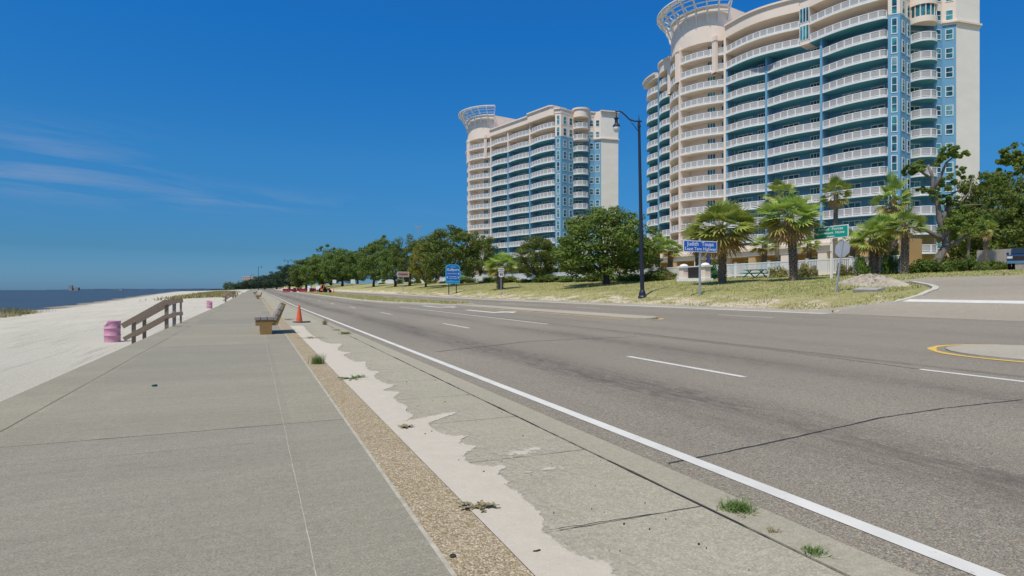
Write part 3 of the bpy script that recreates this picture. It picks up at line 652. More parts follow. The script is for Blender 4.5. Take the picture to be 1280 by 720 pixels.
def sign_post(o, x, y, z1, m=None, w=.06): mb = MB(); mb.box(x - w / 2, y - w / 2, 0, x + w / 2, y + w / 2, z1); return mb.build('post', m or M['galv'], o)
def rrect(w, h, r, n=5):
    return [(cx * (w / 2 - r) + r * math.cos(a), cz * (h / 2 - r) + r * math.sin(a)) for cx, cz, a0 in ((1, 1, 0), (-1, 1, 90), (-1, -1, 180), (1, -1, 270)) for a in [R(a0 + 90 * k / n) for k in range(n + 1)]]
def board(o, name, outline, y0, y1, z, m, x=0):
    mb = MB(); n = len(outline); mb.V = [(x + a, y0, z + b) for a, b in outline] + [(x + a, y1, z + b) for a, b in outline]
    mb.F = [tuple(range(n - 1, -1, -1)), tuple(range(n, 2 * n))] + [(i, (i + 1) % n, (i + 1) % n + n, i + n) for i in range(n)]; mb.F = [f[::-1] for f in mb.F]; mb.I = [0] * len(mb.F)
    return mb.build(name, m, o)
# blue highway name sign
X, Y, Z = hit(875.5, 369.5); d = depth(X, Y); zz = lambda py: (369.5 - py) * d / F0
sg = thing('highway_sign', 'blue two-line highway name sign on a grey post before the palm', 'road sign', (X, Y, Z)); w = Y * (ratio(896.5) - ratio(854.5)); zc = zz(308.3); h = zz(301.2) - zz(315.4)
sign_post(sg, 0, .06, zz(298), w=.1); board(sg, 'border', rrect(w, h, .05), -.012, .02, zc, M['sign_white']); board(sg, 'panel', rrect(w - .1, h - .1, .03), -.02, -.013, zc, M['sign_blue'])
text('Judith  Toups', .36, sg, M['sign_white'], (.0, -.026, zc + .145), bold=.012, sx=1.05); text('Least Tern Highway', .30, sg, M['sign_white'], (.0, -.026, zc - .175), bold=.01, sx=.98)
# green sign facing the road
X, Y, Z = at(1038.5, 37.5); d = depth(X, Y); sg = thing('direction_sign', 'green direction sign with white letters and arrow behind the palm', 'road sign', (X, Y, Z), R(-90))
zz = lambda py: height_at(py, X, Y) - Z; w = X / ratio(1017) - X / ratio(1060); h = zz(282.5) - zz(298); zc = zz(290.3)
sign_post(sg, 0, .08, zz(299), M['endcream'], .13); board(sg, 'border', rrect(w, h, .07), -.012, .02, zc, M['sign_white']); board(sg, 'panel', rrect(w - .12, h - .12, .05), -.02, -.013, zc, M['sign_green'])
text('Armed  Forces', .27, sg, M['sign_white'], (-.02, -.026, zc + .22), bold=.02, sx=1.15); text('Retirement  Home', .24, sg, M['sign_white'], (.0, -.026, zc - .05), bold=.02, sx=1.12)
ar = board(sg, 'arrow', [(-.3, 0), (-.14, .09), (-.16, .035), (.3, .03), (.3, -.03), (-.16, -.035), (-.14, -.09)][::-1], -.026, -.021, zc - .3, M['sign_white'])
# stop sign seen from behind
X, Y, Z = hit(1045.5, 365.5); d = depth(X, Y); sg = thing('stop_sign', 'leaning octagonal sign seen from its grey back beside the dirt mound', 'stop sign', (X, Y, Z - .05), R(90)); sg.rotation_euler = (R(6), R(-4), R(90))
h = (365.5 - 299) * d / F0; rr = .46; sign_post(sg, 0, .04, h + .02, w=.07)
oc = [(rr * math.cos(R(22.5 + 45 * k)), rr * math.sin(R(22.5 + 45 * k))) for k in range(8)]; board(sg, 'octagon_panel', oc, -.004, .0, h - .45, M['alu'])
board(sg, 'face', [(a * .98, b * .98) for a, b in oc], -.008, -.0042, h - .45, M['red'])
# route marker
X, Y, Z = hit(626.5, 371.5); d = depth(X, Y); sg = thing('route_marker', 'white route 90 shield with small plate on a post by the far curb', 'road sign', (X, Y, Z)); zz = lambda py: (371.5 - py) * d / F0
sign_post(sg, 0, .05, zz(335)); board(sg, 'direction_plate', rrect(.72, zz(335) - zz(339.3), .04), -.01, .015, zz(337.2), M['sign_white']); text('WEST', .26, sg, M['black'], (0, -.016, zz(337.2)), bold=.01)
hs = zz(339.8) - zz(347); zc = zz(343.4); board(sg, 'backing', rrect(.74, hs, .06), -.01, .015, zc, M['black'])
sh = [(-.33, .22), (-.2, .31), (0, .26), (.2, .31), (.33, .22), (.27, .08), (.34, -.08), (.25, -.25), (.0, -.32), (-.25, -.25), (-.34, -.08), (-.27, .08)][::-1]; board(sg, 'shield', [(a, b * hs / .68) for a, b in sh], -.018, -.011, zc, M['sign_white']); text('90', .42, sg, M['black'], (0, -.024, zc), bold=.02)
# city wayfinding sign
X, Y, Z = hit(566, 368); d = depth(X, Y); Z -= .05; sg = thing('wayfinding_sign', 'blue city wayfinding sign with arched top on two dark posts', 'sign', (X, Y, Z)); zz = lambda py: (368 - py) * d / F0
w = Y * (ratio(575.3) - ratio(557.3)); h = zz(330) - zz(354.5); zc = zz(342.3)
for x in (-.55, .55): sign_post(sg, x, .1, zz(352), M['pole'], .11)
out = [(-w / 2, -h / 2 + .05), (0, -h / 2 - .02), (w / 2, -h / 2 + .05), (w / 2, h / 2 - .35), (w * .42, h / 2 - .12), (w * .25, h / 2), (-w * .25, h / 2), (-w * .42, h / 2 - .12), (-w / 2, h / 2 - .35)]
board(sg, 'border', out[::-1], -.02, .03, zc, M['city_teal']); inn = [(a * .88, b * .90) for a, b in out]; board(sg, 'panel', inn[::-1], -.03, -.021, zc, M['city_blue'])
board(sg, 'wave', [(-.55, .95), (.55, .95), (.3, 1.1), (-.3, 1.1)], -.036, -.031, zc, M['city_teal']); board(sg, 'wave', [(-.9, -1.15), (.9, -1.15), (.9, -.95), (.3, -.98), (-.3, -.85), (-.9, -.95)], -.036, -.031, zc, M['city_teal'])
text('Gulfport', .48, sg, M['sign_white'], (0, -.04, zc + .62), bold=.012); text('Harbor District', .20, sg, M['sign_white'], (-.1, -.04, zc + .08), bold=.008)
text('Downtown', .22, sg, M['sign_white'], (0, -.04, zc - .34), bold=.008); text('Visitor Center', .2, sg, M['sign_white'], (0, -.04, zc - .58), bold=.008)
for x, z, s in ((.82, .08, 1), (-.82, -.45, -1), (.82, -.45, 1)): board(sg, 'arrow', [(x - .08 * s, z + .14), (x + .08 * s, z), (x - .08 * s, z - .14)][::s], -.04, -.031, zc, M['sign_white'])
# faded brown sign
X, Y, Z = hit(504, 364.5); d = depth(X, Y); sg = thing('brown_sign', 'faded brown guide sign on a pale post before the dark oaks', 'road sign', (X, Y, Z)); zz = lambda py: (364.5 - py) * d / F0
w = Y * (ratio(511.5) - ratio(497)); h = zz(339.8) - zz(346.3); zc = zz(343); sign_post(sg, 0, .07, zz(340), w=.12); board(sg, 'border', rrect(w, h, .08), -.012, .02, zc, M['endcream']); board(sg, 'panel', rrect(w - .14, h - .14, .05), -.02, -.013, zc, M['sign_brown'])
board(sg, 'marking', [(-.9, .2), (.0, .05), (.8, .1), (.85, -.05), (0, -.1), (-.8, .05)], -.026, -.021, zc, M['maroon'])
for px, X, t0, t1, lab in ((418, 27, 350, 354, 'small white sign on a post in front of the far oak trunks'), (441, 28, 349.5, 354.5, 'small pale blue-white sign on a post by the far curve')):
    X, Y, Z = at(px, X); zz = lambda py: height_at(py, X, Y) - Z; sg = thing('small_road_sign', lab, 'road sign', (X, Y, Z)); sign_post(sg, 0, .06, max(zz(t0), 2), w=.14); board(sg, 'panel', rrect(1.3, 1.3, .08), -.02, .03, max(1.6, zz((t0 + t1) / 2)), M['sign_white'])

# ------------------------------------------------------------------ towers
FL, ZT, NR = 2.95, 42.0, 14
tR, nR = Vector((.264, -.9645)), Vector((-.9645, -.264)); tL, nL = Vector((.264, .9645)), Vector((-.9645, .264))
def pr(s, o): return tuple(tR * s + nR * o)
def pl(s, o): return tuple(tL * s + nL * o)
def bowx(y): return 2.14 - 4.1 * (1 - (y / 7.9) ** 2)
SB, SC, SD, SE, WD = 8.2, 16.3, 25.7, 35.4, -2.3
def seg_edge(s0, s1, base, amp, n=10, p=pr, curl=False):
    E = [p(s0 + (s1 - s0) * k / n, base + amp * math.sin(math.pi * k / n)) for k in range(n + 1)]
    if curl:
        E = [p(s0 + (s1 - .9 - s0) * k / n, base + amp * math.sin(math.pi * .86 * k / n)) for k in range(n + 1)]
        e0 = base + amp * math.sin(math.pi * .86); E += [p(s1 - .45, e0 - .12), p(s1 - .15, e0 - .45), p(s1 - .05, e0 - .9)]
    return E
def bow(sgn, n=12): return [(bowx(sgn * 7.9 * k / n), sgn * 7.9 * k / n) for k in range(n + 1)]
def resample(E, step):
    P = [Vector(p) for p in E]; L = [0]
    for a, b in zip(P[:-1], P[1:]): L.append(L[-1] + (b - a).length)
    n = max(1, round(L[-1] / step)); out = []
    for k in range(n + 1):
        d = L[-1] * k / n
        i = next((j for j in range(len(L) - 1) if d <= L[j + 1] + 1e-6), len(L) - 2)
        out.append(P[i].lerp(P[i + 1], (d - L[i]) / max(1e-6, L[i + 1] - L[i])))
    return out
def railing(E, inset=.08, hgt=1.08):
    mb = MB(); P = resample(E, 1.25)
    for p in P: mb.box(p.x - .075, p.y - .075, .0, p.x + .075, p.y + .075, hgt)
    Q = resample(E, .5)
    for a, b in zip(Q[:-1], Q[1:]): mb.bar((a.x, a.y, hgt), (b.x, b.y, hgt), .09, .10); mb.bar((a.x, a.y, .14), (b.x, b.y, .14), .06, .08)
    for a, b in zip(Q[:-1], Q[1:]): mb.bar((a.x, a.y, .6), (b.x, b.y, .6), .02, .86, 1)
    return mb
def shrink(E, wall, f=.06):
    c = Vector((sum(p[0] for p in wall) / len(wall), sum(p[1] for p in wall) / len(wall))); return [tuple(Vector(p).lerp(c, f * .7)) for p in E]
def deck(E, wall, under):
    mb = MB(); mb.prism(list(E) + list(wall), -.30, 0, 0, 0, 1); return mb.data('balcony', [M['trim'], under])
def sldoor(w, h, n):
    f = MB(); f.box(-w / 2 - .08, -.06, 0, w / 2 + .08, .1, .08); f.box(-w / 2 - .12, -.06, h, w / 2 + .12, .14, h + .14)
    for k in range(n + 1): x = -w / 2 + w * k / n; f.box(x - .05, -.06, .08, x + .05, .08, h)
    g = MB(); g.box(-w / 2, -.04, .05, w / 2, .02, h); return f.data('window', M['trim']), g.data('pane', M['glass'])
def sash(w, h, mull=True):
    f = MB(); t = .09
    f.box(-w / 2 - t, -.06, -.12, w / 2 + t, .12, 0); f.box(-w / 2 - t, -.06, h, w / 2 + t, .1, h + t); f.box(-w / 2 - t, -.06, 0, -w / 2, .08, h); f.box(w / 2, -.06, 0, w / 2 + t, .08, h)
    if mull: f.box(-w / 2, -.06, h * .5 - .04, w / 2, .06, h * .5 + .04)
    g = MB(); g.box(-w / 2, -.04, 0, w / 2, .03, h); return f.data('window', M['trim']), g.data('pane', M['glass'])
ME = {}
def tower_data():
    B = bow(-1); Bl = bow(1)
    bays = {'B': (B, [(B[-1][0] + 2.4, -7.9), (bowx(0) + 2.4, 0)]), 'C': (seg_edge(SB, SC, .12, .75), [pr(SC, WD), pr(SB, WD)]), 'D': (seg_edge(SC, SD, .12, .65), [pr(SD, WD), pr(SC, WD)]),
            'E': (seg_edge(SD, SE, .12, .85, 12, pr, True), [pr(SE - .02, WD), pr(SD, WD)]), 'CD': (seg_edge(SB, 22.2, .12, 1.5, 14), [pr(22.2, WD), pr(SB, WD)]), 'DE': (seg_edge(23.8, SE, .35, .9, 14, pr, True), [pr(SE - .02, WD), pr(23.8, WD)])}
    for k, (E, W) in bays.items():
        cream = k in ('B',); ME[k, 'c'] = deck(E, W, M['cream']); ME[k, 'b'] = deck(E, W, M['cream'] if cream else M['teal']); ME[k, 'r'] = railing(shrink(E, W)).data('railing', [M['rail'], M['mesh_panel']])
    EL = Bl[:]; EL2 = seg_edge(SB, 14.6, .12, .8, 8, pl); EL3 = seg_edge(14.6, 21.5, .35, .9, 8, pl)
    ME['L', 'c'] = None
    for k, E, W in (('L1', EL, [(EL[-1][0] + 2.4, 7.9), (bowx(0) + 2.4, 0)]), ('L2', EL2, [pl(14.6, WD), pl(SB, WD)]), ('L3', EL3, [pl(21.5, WD), pl(14.6, WD)])):
        E2 = list(E); ME[k, 'c'] = deck(E2, W, M['cream']); ME[k, 'b'] = deck(E2, W, M['cream'] if k == 'L1' else M['teal']); ME[k, 'r'] = railing(shrink(E2, W)).data('railing', [M['rail'], M['mesh_panel']])
    ME['door3'] = sldoor(2.7, 2.25, 3); ME['door2'] = sldoor(1.8, 2.2, 2); ME['nar'] = sash(.62, 2.2); ME['win'] = sash(.95, 1.75); ME['small'] = sash(.85, 1.45); ME['big'] = sldoor(1.5, 2.4, 3)
    G = [(0 + 1.9 * math.cos(a) * 1.05, -1.75 * math.sin(a)) for a in [math.pi * k / 14 for k in range(15)]]; ME['Gd', 'b'] = deck(G, [(-1.95, 1.6), (1.95, 1.6)], M['teal']); ME['Gd', 'c'] = deck(G, [(-1.95, 1.6), (1.95, 1.6)], M['cream'])
    ME['Gr'] = railing([(x * .95, y * .95) for x, y in G]).data('railing', [M['rail'], M['mesh_panel']])
    f = MB(); g = MB(); Gw = [(1.75 * math.cos(a) * 1.05, -1.6 * math.sin(a)) for a in [math.pi * k / 8 for k in range(9)]]
    for a, b in zip(Gw[:-1], Gw[1:]): g.bar((a[0], a[1], 1.5), (b[0], b[1], 1.5), .06, 1.8)
    for p in Gw: f.box(p[0] - .07, p[1] - .07, .55, p[0] + .07, p[1] + .07, 2.4)
    f.prism([(x * 1.03, y * 1.03) for x, y in G], -.3, .6); f.prism([(x * 1.03, y * 1.03) for x, y in G], 2.4, 2.66)
    ME['bayw'] = (f.data('bay_window', M['cream']), g.data('pane', M['glass']))
tower_data()
e0 = Vector(pr(SE, 0)); EB = lambda x, y: (e0.x + x, e0.y + y)
def make_tower(loc, label, variant, rotz=0):
    T = thing('condo_tower', label, 'apartment tower', loc, rotz, None)
    zc = ZT - FL; zb = 6.3; roof = ZT + FL
    def wall(name, poly, z0, z1, m): mb = MB(); mb.prism(poly, z0, z1); return mb.build(name, m, T)
    inn = [pr(SB, WD), pr(SE, WD), pr(SE, -15), pr(6, -15)]
    wall('wing_wall', inn, zb, zc, M['blue']); wall('upper_wall', [pr(SB, WD), pr(SE, WD), pr(SE, -14.9), pr(6, -14.9)], zc, roof, M['cream']); wall('base_wall', [pr(SB, WD + .02), pr(SE, WD + .02), pr(SE, -14.8), pr(6, -14.8)], -3, zb, M['tan'])
    lin = [pl(SB, WD), pl(21.5, WD), pl(21.5, -15), pl(6, -15)]
    wall('wing_wall', lin, zb, zc, M['blue']); wall('upper_wall', [pl(SB, WD), pl(21.5, WD), pl(21.5, -14.9), pl(6, -14.9)], zc, roof, M['cream']); wall('base_wall', [pl(SB, WD + .02), pl(21.5, WD + .02), pl(21.5, -14.8), pl(6, -14.8)], -3, zb, M['cream'])
    bw = [(bowx(7.9 * (k / 10 - 1)) + 2.4, 7.9 * (k / 10 - 1)) for k in range(21)]
    wall('bow_wall', bw + [(12, 8.2), (16, 0), (12, -8.2)], -3, roof, M['cream'])
    # divider fins
    def fin(a, b, z0, z1, m, w=.34): mb = MB(); mb.bar((a[0], a[1], (z0 + z1) / 2), (b[0], b[1], (z0 + z1) / 2), w, z1 - z0); return mb.build('divider_wall', m, T)
    for s in (SC, SD): fin(pr(s, WD - .1), pr(s, .28), 0, zc - .31, M['blue'])
    fin(pr(SB, WD - .3), pr(SB, .22), 0, roof, M['cream'], .4); fin(pr(SB + .36, WD - .2), pr(SB + .36, .1), 0, zc - .31, M['blue'], .3)
    fin((bowx(0) + 2.6, 0), (bowx(0) - .12, 0), 0, roof, M['cream'], .4); fin(pl(SB, WD - .3), pl(SB, .22), 0, roof, M['cream'], .4); fin(pl(14.6, WD - .1), pl(14.6, .35), 0, roof, M['blue'], .34)
    fin(pl(21.4, WD - .1), pl(21.4, -.3), 0, zc - .3, M['blue'], .3)
    # pilasters on the top storeys of the bow
    for x, y in ((bowx(0) - .12, .55), (bowx(-6.6) - .12, -6.6), (bowx(6.6) - .12, 6.6)):
        mb = MB(); mb.box(x - .18, y - .5, zc - .6, x + .35, y + .5, roof + .4); mb.box(x - .28, y - .62, roof - .5, x + .3, y + .62, roof - .2); mb.box(x - .28, y - .62, zc - .6, x + .3, y + .62, zc - .35); mb.build('pilaster', M['cream'], T)
    # window pier between the two big upper bays
    pier = [pr(22.2, WD - .2), pr(22.2, .25), pr(23.8, .25), pr(23.8, WD - .2)]; variant and wall('window_pier', pier, zc - .31, roof, M['cream'])
    def win(kind, a, b, f, z):
        a, b = Vector(a), Vector(b); p = a.lerp(b, f); t = (b - a).normalized(); ang = math.atan2(t.y, t.x)
        fr = put('window', ME[kind][0], T, (p.x, p.y, z), ang); put('pane', ME[kind][1], fr); return fr
    win_y = lambda o: o
    for k in range(NR):
        z = ZT - FL * k; cream = k < 2; top = ('c' if k == 0 else 'b')
        ba = ['B', 'CD', 'DE'] if cream and variant else ['B', 'C', 'D', 'E']
        for b in ba:
            o = put('balcony', ME[b, top if cream else 'b'], T, (0, 0, z)); put('railing', ME[b, 'r'], o)
        for b in ('L1', 'L2', 'L3'): o = put('balcony', ME[b, 'c' if k == 0 else 'b'], T, (0, 0, z)); put('railing', ME[b, 'r'], o)
        W = lambda s: pr(s, WD)
        # local frames face outwards when the segment runs along -t for the right wing's outward normal
        def wdoor(kind, s): win(kind, W(s - .5), W(s + .5), .5, z + .02)
        wdoor('door3', 10.9); wdoor('big', 14.2); wdoor('door3', 19.5); wdoor('big', 23.6 if not cream else 21.2); wdoor('door3', 29.4); wdoor('door2', 33.2)
        if not cream: wdoor('small', 31.3)
        yb = -4.6; xb = lambda y: bowx(y) + 2.4
        win('big', (xb(-4.1), -4.1), (xb(-5.1), -5.1), .5, z + .02); win('big', (xb(-6.2), -6.2), (xb(-7.2), -7.2), .5, z + .02); win('door2', (xb(3.8), 3.8), (xb(2.8), 2.8), .5, z + .02)
        win('door2', pl(11.9, WD), pl(10.9, WD), .5, z + .02); win('door2', pl(18.4, WD), pl(17.4, WD), .5, z + .02)
        if cream and variant: win('big', pr(22.5, .25), pr(23.5, .25), .5, z + .4)
    # east end: chamfer, window bay, round balconies, window chamfer, blank stair wall
    P0, P1, P2, G0, G1, G2, H0, H1 = EB(0, 0), EB(1.15, -1.1), EB(5.4, .1), EB(5.75, 1.35), EB(8.8, .25), EB(9.1, -1.1), EB(10.7, -1.35), EB(11.95, -2.6)
    back = [EB(14.5, 9), EB(3, 11), pr(SE, -10)]
    endp = [pr(SE, WD - .3), P0, P1, P2, G0, G1, G2, H0, H1] + back
    wall('end_wall', endp, zb, zc + .3, M['blue']); wall('end_wall', endp, zc + .3, roof + .2, M['cream']); wall('end_base', endp, -3, zb, M['tan'])
    st = [EB(11.97, -2.62), EB(16.8, -3.2), EB(18.2, 8), EB(14, 9)]
    wall('stair_wall', st, zb - 1, roof + 1.4, M['endcream']); wall('stair_base', [EB(11.95, -2.66), EB(16.84, -3.24), EB(18.2, 8), EB(14, 9)], -3, zb - 1, M['tan'])
    def expand(poly, k):
        c = Vector((sum(p[0] for p in poly) / len(poly), sum(p[1] for p in poly) / len(poly))); out = []
        for p in poly: d = Vector(p) - c; out.append(tuple(c + d * (1 + k / d.length)))
        return out
    for z, k, h in ((zc + .2, .35, .28), (zc - .1, .18, .28)): wall('cornice', expand([H0, H1, EB(16.8, -3.2), EB(18.2, 8), EB(14.5, 9)], k), z, z + h, M['cream'])
    for z, k, h in ((roof + 1.0, .3, .35), (roof + 1.4, .55, .3)): wall('cornice', expand(st, k), z, z + h, M['cream'])
    for k in range(NR):
        z = ZT - FL * k
        if z < 2: continue
        win('nar', P0, P1, .52, z + .35); win('win', P1, P2, .28, z + .6); win('win', P1, P2, .76, z + .6); win('small', G2, H0, .5, z + .7)
        win('small' if k < 12 else 'small', H0, H1, .5, z + .7)
        gm = Vector(P2).lerp(Vector(G2), .5); ga = math.atan2(G2[1] - P2[1], G2[0] - P2[0])
        if variant and k < 2:
            o = put('bay_window', ME['bayw'][0], T, (gm.x, gm.y, z), ga); put('pane', ME['bayw'][1], o)
        else:
            o = put('balcony', ME['Gd', 'c' if k < 1 or (k < 2 and not variant) else 'b'], T, (gm.x, gm.y, z), ga); put('railing', ME['Gr'], o); win('door2', G0, G1, .5, z + .02)
    # roof parapets follow the bays, with a moulded cap
    outl = seg_edge(SB, 22.2, .12, 1.5, 14) + seg_edge(23.8, SE, .35, .9, 14, pr, True)
    def parapet(E, backp, z0, z1, m=M['cream']):
        mb = MB(); mb.prism(list(E) + backp, z0, z1); ex = lambda f: [tuple(Vector(p) + (nR if p[1] < 0 else nL) * f) for p in E]
        mb.prism(ex(.16) + backp, z1, z1 + .3); mb.prism(ex(.34) + backp, z1 + .3, z1 + .62); return mb.build('parapet', m, T)
    if not variant:
        for s_ in (SC, SD): fin(pr(s_, WD - .1), pr(s_, .3), zc - .30, roof, M['cream'])
        parapet([pr(SB, .5), pr(SD - .02, .75)], [pr(SD - .02, -4), pr(SB, -4)], roof - .28, roof + 1.1); parapet([pr(SD, 1.0), pr(SE - .8, 1.15), pr(SE, .5)], [pr(SE, -4), pr(SD, -4)], roof - .27, roof + 1.6)
    else: parapet(seg_edge(SB, 22.2, .12, 1.5, 14), [pr(22.2, -4), pr(SB, -4)], roof - .28, roof + 1.5); parapet([pr(22.21, .3), pr(23.79, .3)], [pr(23.79, -4), pr(22.21, -4)], roof + .01, roof + 1.3)
    variant and parapet(seg_edge(23.8, SE, .35, .9, 14, pr, True), [pr(SE, -4), pr(23.8, -4)], roof - .28, roof + 1.7); parapet(seg_edge(SB, 14.6, .12, .8, 8, pl), [pl(14.6, -4), pl(SB, -4)], roof - .28, roof + 1.5)
    parapet(seg_edge(14.6, 22.0, .9, .5, 8, pl), [pl(22, -4), pl(14.6, -4)], roof - .28, roof + .3)
    wall('end_parapet', expand([P0, P1, P2, G2, H0, H1] + back, .12), roof + .2, roof + 1.2, M['cream']); wall('cornice', expand([P0, P1, P2, G2, H0, H1] + back, .45), roof + 1.2, roof + 1.5, M['cream'])
    gm = Vector(P2).lerp(Vector(G2), .5); ga = math.atan2(G2[1] - P2[1], G2[0] - P2[0]); mb = MB()
    for r, z0, z1 in ((1.9, roof - .3, roof + 1.6), (2.15, roof + 1.6, roof + 2.0)): mb.prism([(r * 1.05 * math.cos(a), -r * .92 * math.sin(a)) for a in [math.pi * k / 14 for k in range(15)]] + [(-2, 2.5), (2, 2.5)], z0, z1)
    mb.build('round_parapet', M['cream'], T, (gm.x, gm.y, 0), ga)
    # flared crown: an open bowl of curved ribs and rings round the top of the bow
    AN = [R(-74 + 148 * k / 36) for k in range(37)]
    def bo(a, o): return (5.2 - (7.1 + o) * math.cos(a), (7.75 + o) * math.sin(a))
    wall('crown_wall', [bo(a, -.05) for a in AN] + [(12, 6), (12, -6)], roof - .28, roof + 6.2, M['cream'])
    flare = lambda h: .05 + 2.6 * (max(0, h - 3.0) / 5.2) ** 1.7
    def ring(h, w, t_): 
        mb = MB()
        for a, b in zip(AN[:-1], AN[1:]): p, q = bo(a, flare(h)), bo(b, flare(h)); mb.bar((*p, roof + h), (*q, roof + h), w, t_)
        mb.build('crown_ring', M['trim'], T)
    ring(5.0, .16, .18); ring(5.9, .18, .18); ring(6.7, .2, .18); ring(7.4, .22, .18); ring(8.0, .3, .26)
    mb = MB(); mb.prism([bo(a, flare(8.0) + .28) for a in AN] + [bo(a, flare(8.0) - 1.0) for a in reversed(AN)], roof + 8.14, roof + 8.36); mb.build('crown_rim', M['trim'], T)
    mb = MB(); mb.prism([bo(a, .15) for a in AN] + [bo(a, -.5) for a in reversed(AN)], roof + 6.2, roof + 6.5); mb.build('crown_cap', M['trim'], T)
    for k in range(11):
        a = AN[0] + (AN[-1] - AN[0]) * k / 10; mb = MB(); P = [(*bo(a, flare(h)), roof + h) for h in (3.4, 4.4, 5.3, 6.1, 6.8, 7.4, 7.9)]
        for p, q in zip(P[:-1], P[1:]): mb.bar(p, q, .17, .34, up=(-math.cos(a), math.sin(a), .2))
        p, q = bo(a, .1), bo(a, flare(8.0) + .25); mb.bar((*p, roof + 6.4), (*q, roof + 7.9), .14, .2); mb.build('crown_rib', M['trim'], T)
    mb = MB(); mb.box(9, -20, roof, 16, -9, roof + 2.6); mb.box(9, 4, roof, 15, 11, roof + 3.2); mb.build('roof_house', M['endcream'], T)
    return T
tw = make_tower((78.4, 94.9, 3.5), 'large blue and cream tower at the right, its top cut by the picture edge', True)
tw2 = make_tower((60.8, 169.8, 1.0), 'smaller looking blue and cream tower left of the street lamp', False)

# low entrance building in front of the near tower
pod = thing('entrance_arcade', 'low cream arcade with tan columns at the foot of the right tower', 'building', (66, 56, 2.5))
mb = MB(); mb.box(3.2, -9, -1, 8, 50, 5.0); mb.build('back_wall', M['tan'], pod)
mb = MB(); mb.box(-.6, -9, 3.7, 3.6, 50, 4.4); mb.box(-.9, -9.2, 4.4, 3.6, 50.2, 4.75); mb.box(-.3, -9, 4.75, 3.4, 50, 5.3); mb.build('canopy_beam', M['cream'], pod)
for k in range(10): mb = MB(); y = -8.6 + 5.8 * k; mb.box(-.5, y, -1, .7, y + 1.3, 3.7); mb.box(-.7, y - .2, -1, .9, y + 1.5, .8); mb.build('column', M['cream'] if k % 3 else M['tan'], pod)
for k in range(9):
    y = -6 + 5.8 * k; f = MB(); f.box(3.1, y, 0, 3.17, y + 3, .1); f.box(3.1, y, 3.2, 3.17, y + 3, 3.35)
    for q in (0, 1, 2, 3): f.box(3.1, y + q - .05, .1, 3.17, y + q + .05, 3.2)
    o = f.build('window', M['trim'], pod); g = MB(); g.box(3.13, y, .1, 3.18, y + 3, 3.2); g.build('pane', M['glass'], o)

# ------------------------------------------------------------------ fence, wall, garden things
fx = 42.0; ya, yb = 28.0, 226.0
fence = thing('vinyl_fence', 'long white vinyl picket fence in front of the towers', 'fence', (fx, ya, 0))
pm = MB(); pm.box(-.07, -.07, 0, .07, .07, 1.4); pm.box(-.1, -.1, 1.4, .1, .1, 1.46); pmd = pm.data('post', M['vinyl'])
qm = MB(); qm.box(-.03, .08, .15, .03, 3.92, .27); qm.box(-.03, .08, 1.24, .03, 3.92, 1.34)
for k in range(26): y = .15 + 3.75 * k / 25; qm.box(-.012, y - .045, .2, .012, y + .045, 1.3)
qmd = qm.data('panel', M['vinyl'])
n = int((yb - ya) / 4)
for k in range(n + 1):
    y = k * 4; z = lawn_z(fx, ya + y); put('post', pmd, fence, (0, y, z - .02))
    if k < n:
        if 9 < k < 11: continue
        o = put('panel', qmd, fence, (0, y, z)); o.rotation_euler = (math.atan2(lawn_z(fx, ya + y + 4) - z, 4), 0, 0)
# gate pillars with plaque
X, Y, Z = at(868, 38); gp = thing('entry_monument', 'white capped pillars holding a dark plaque near the blue sign', 'monument', (X, Y, Z - .05))
for y in (1.5, -1.5):
    mb = MB(); mb.box(-.32, y - .32, .3, .32, y + .32, 1.35); mb.build('pillar', M['cream'], gp); mb = MB(); mb.prism([(-.45, y - .45), (.45, y - .45), (.45, y + .45), (-.45, y + .45)], 1.35, 1.5); mb.lathe([(.42, 1.5), (.3, 1.66), (.05, 1.72)], 12, (0, y, 0)); mb.build('cap', M['trim'], gp)
mb = MB(); mb.box(-.45, -2.0, 0, .45, 2.0, .3); mb.build('plinth', M['trim'], gp); mb = MB(); mb.box(-.08, -.8, .35, .08, .8, 1.35); mb.build('plaque', M['plaque'], gp)
def picnic(px, X, label, rz):
    X, Y, Z = at(px, X); o = thing('picnic_table', label, 'picnic table', (X, Y, Z), rz, 'green garden tables')
    mb = MB(); mb.box(-.45, -.9, .70, .45, .9, .76); mb.build('tabletop', M['green_plastic'], o)
    for s in (-1, 1):
        mb = MB(); mb.box(s * .8 - .15, -.9, .42, s * .8 + .15, .9, .47); mb.build('seat', M['green_plastic'], o)
        mb = MB(); mb.bar((-.9, s * .6, 0), (.3, s * .6, .72), .06, .08, up=(0, 1, 0)); mb.bar((.9, s * .6, 0), (-.3, s * .6, .72), .06, .08, up=(0, 1, 0)); mb.bar((-.9, s * .6, .42), (.9, s * .6, .42), .06, .08, up=(0, 1, 0)); mb.build('leg', M['green_plastic'], o)
    return o
picnic(944, 40.6, 'green picnic table on the grass right of the dark palm trunk', R(10)); picnic(890, 40.9, 'dark green picnic table left of the dark palm trunk, beside the monument', R(-15))
X, Y, Z = at(886, 44); um = thing('closed_umbrella', 'folded dark blue patio umbrella behind the white fence', 'umbrella', (X, Y, Z)); mb = MB(); mb.tube([(0, 0, 0), (0, 0, 2.9)], .03, 8); mb.build('pole', M['trim'], um); mb = MB(); mb.lathe([(.22, .9), (.26, 1.2), (.17, 2.2), (.05, 2.75), (.01, 2.85)], 10); mb.build('canopy', M['canvas_blue'], um)
wallX = 66.0; y0, y1 = wallX / ratio(1400), wallX / ratio(1222); z = lawn_z(66, 20); mb = MB(); mb.box(-.15, y0 - 0, -.5, .15, y1, height_at(312, wallX, wallX / ratio(1245)) - z)
tag(mb.build('concrete_wall', M['concrete_rough'], None, (wallX, 0, z)), 'stained grey concrete wall behind the parked pickup', 'wall')
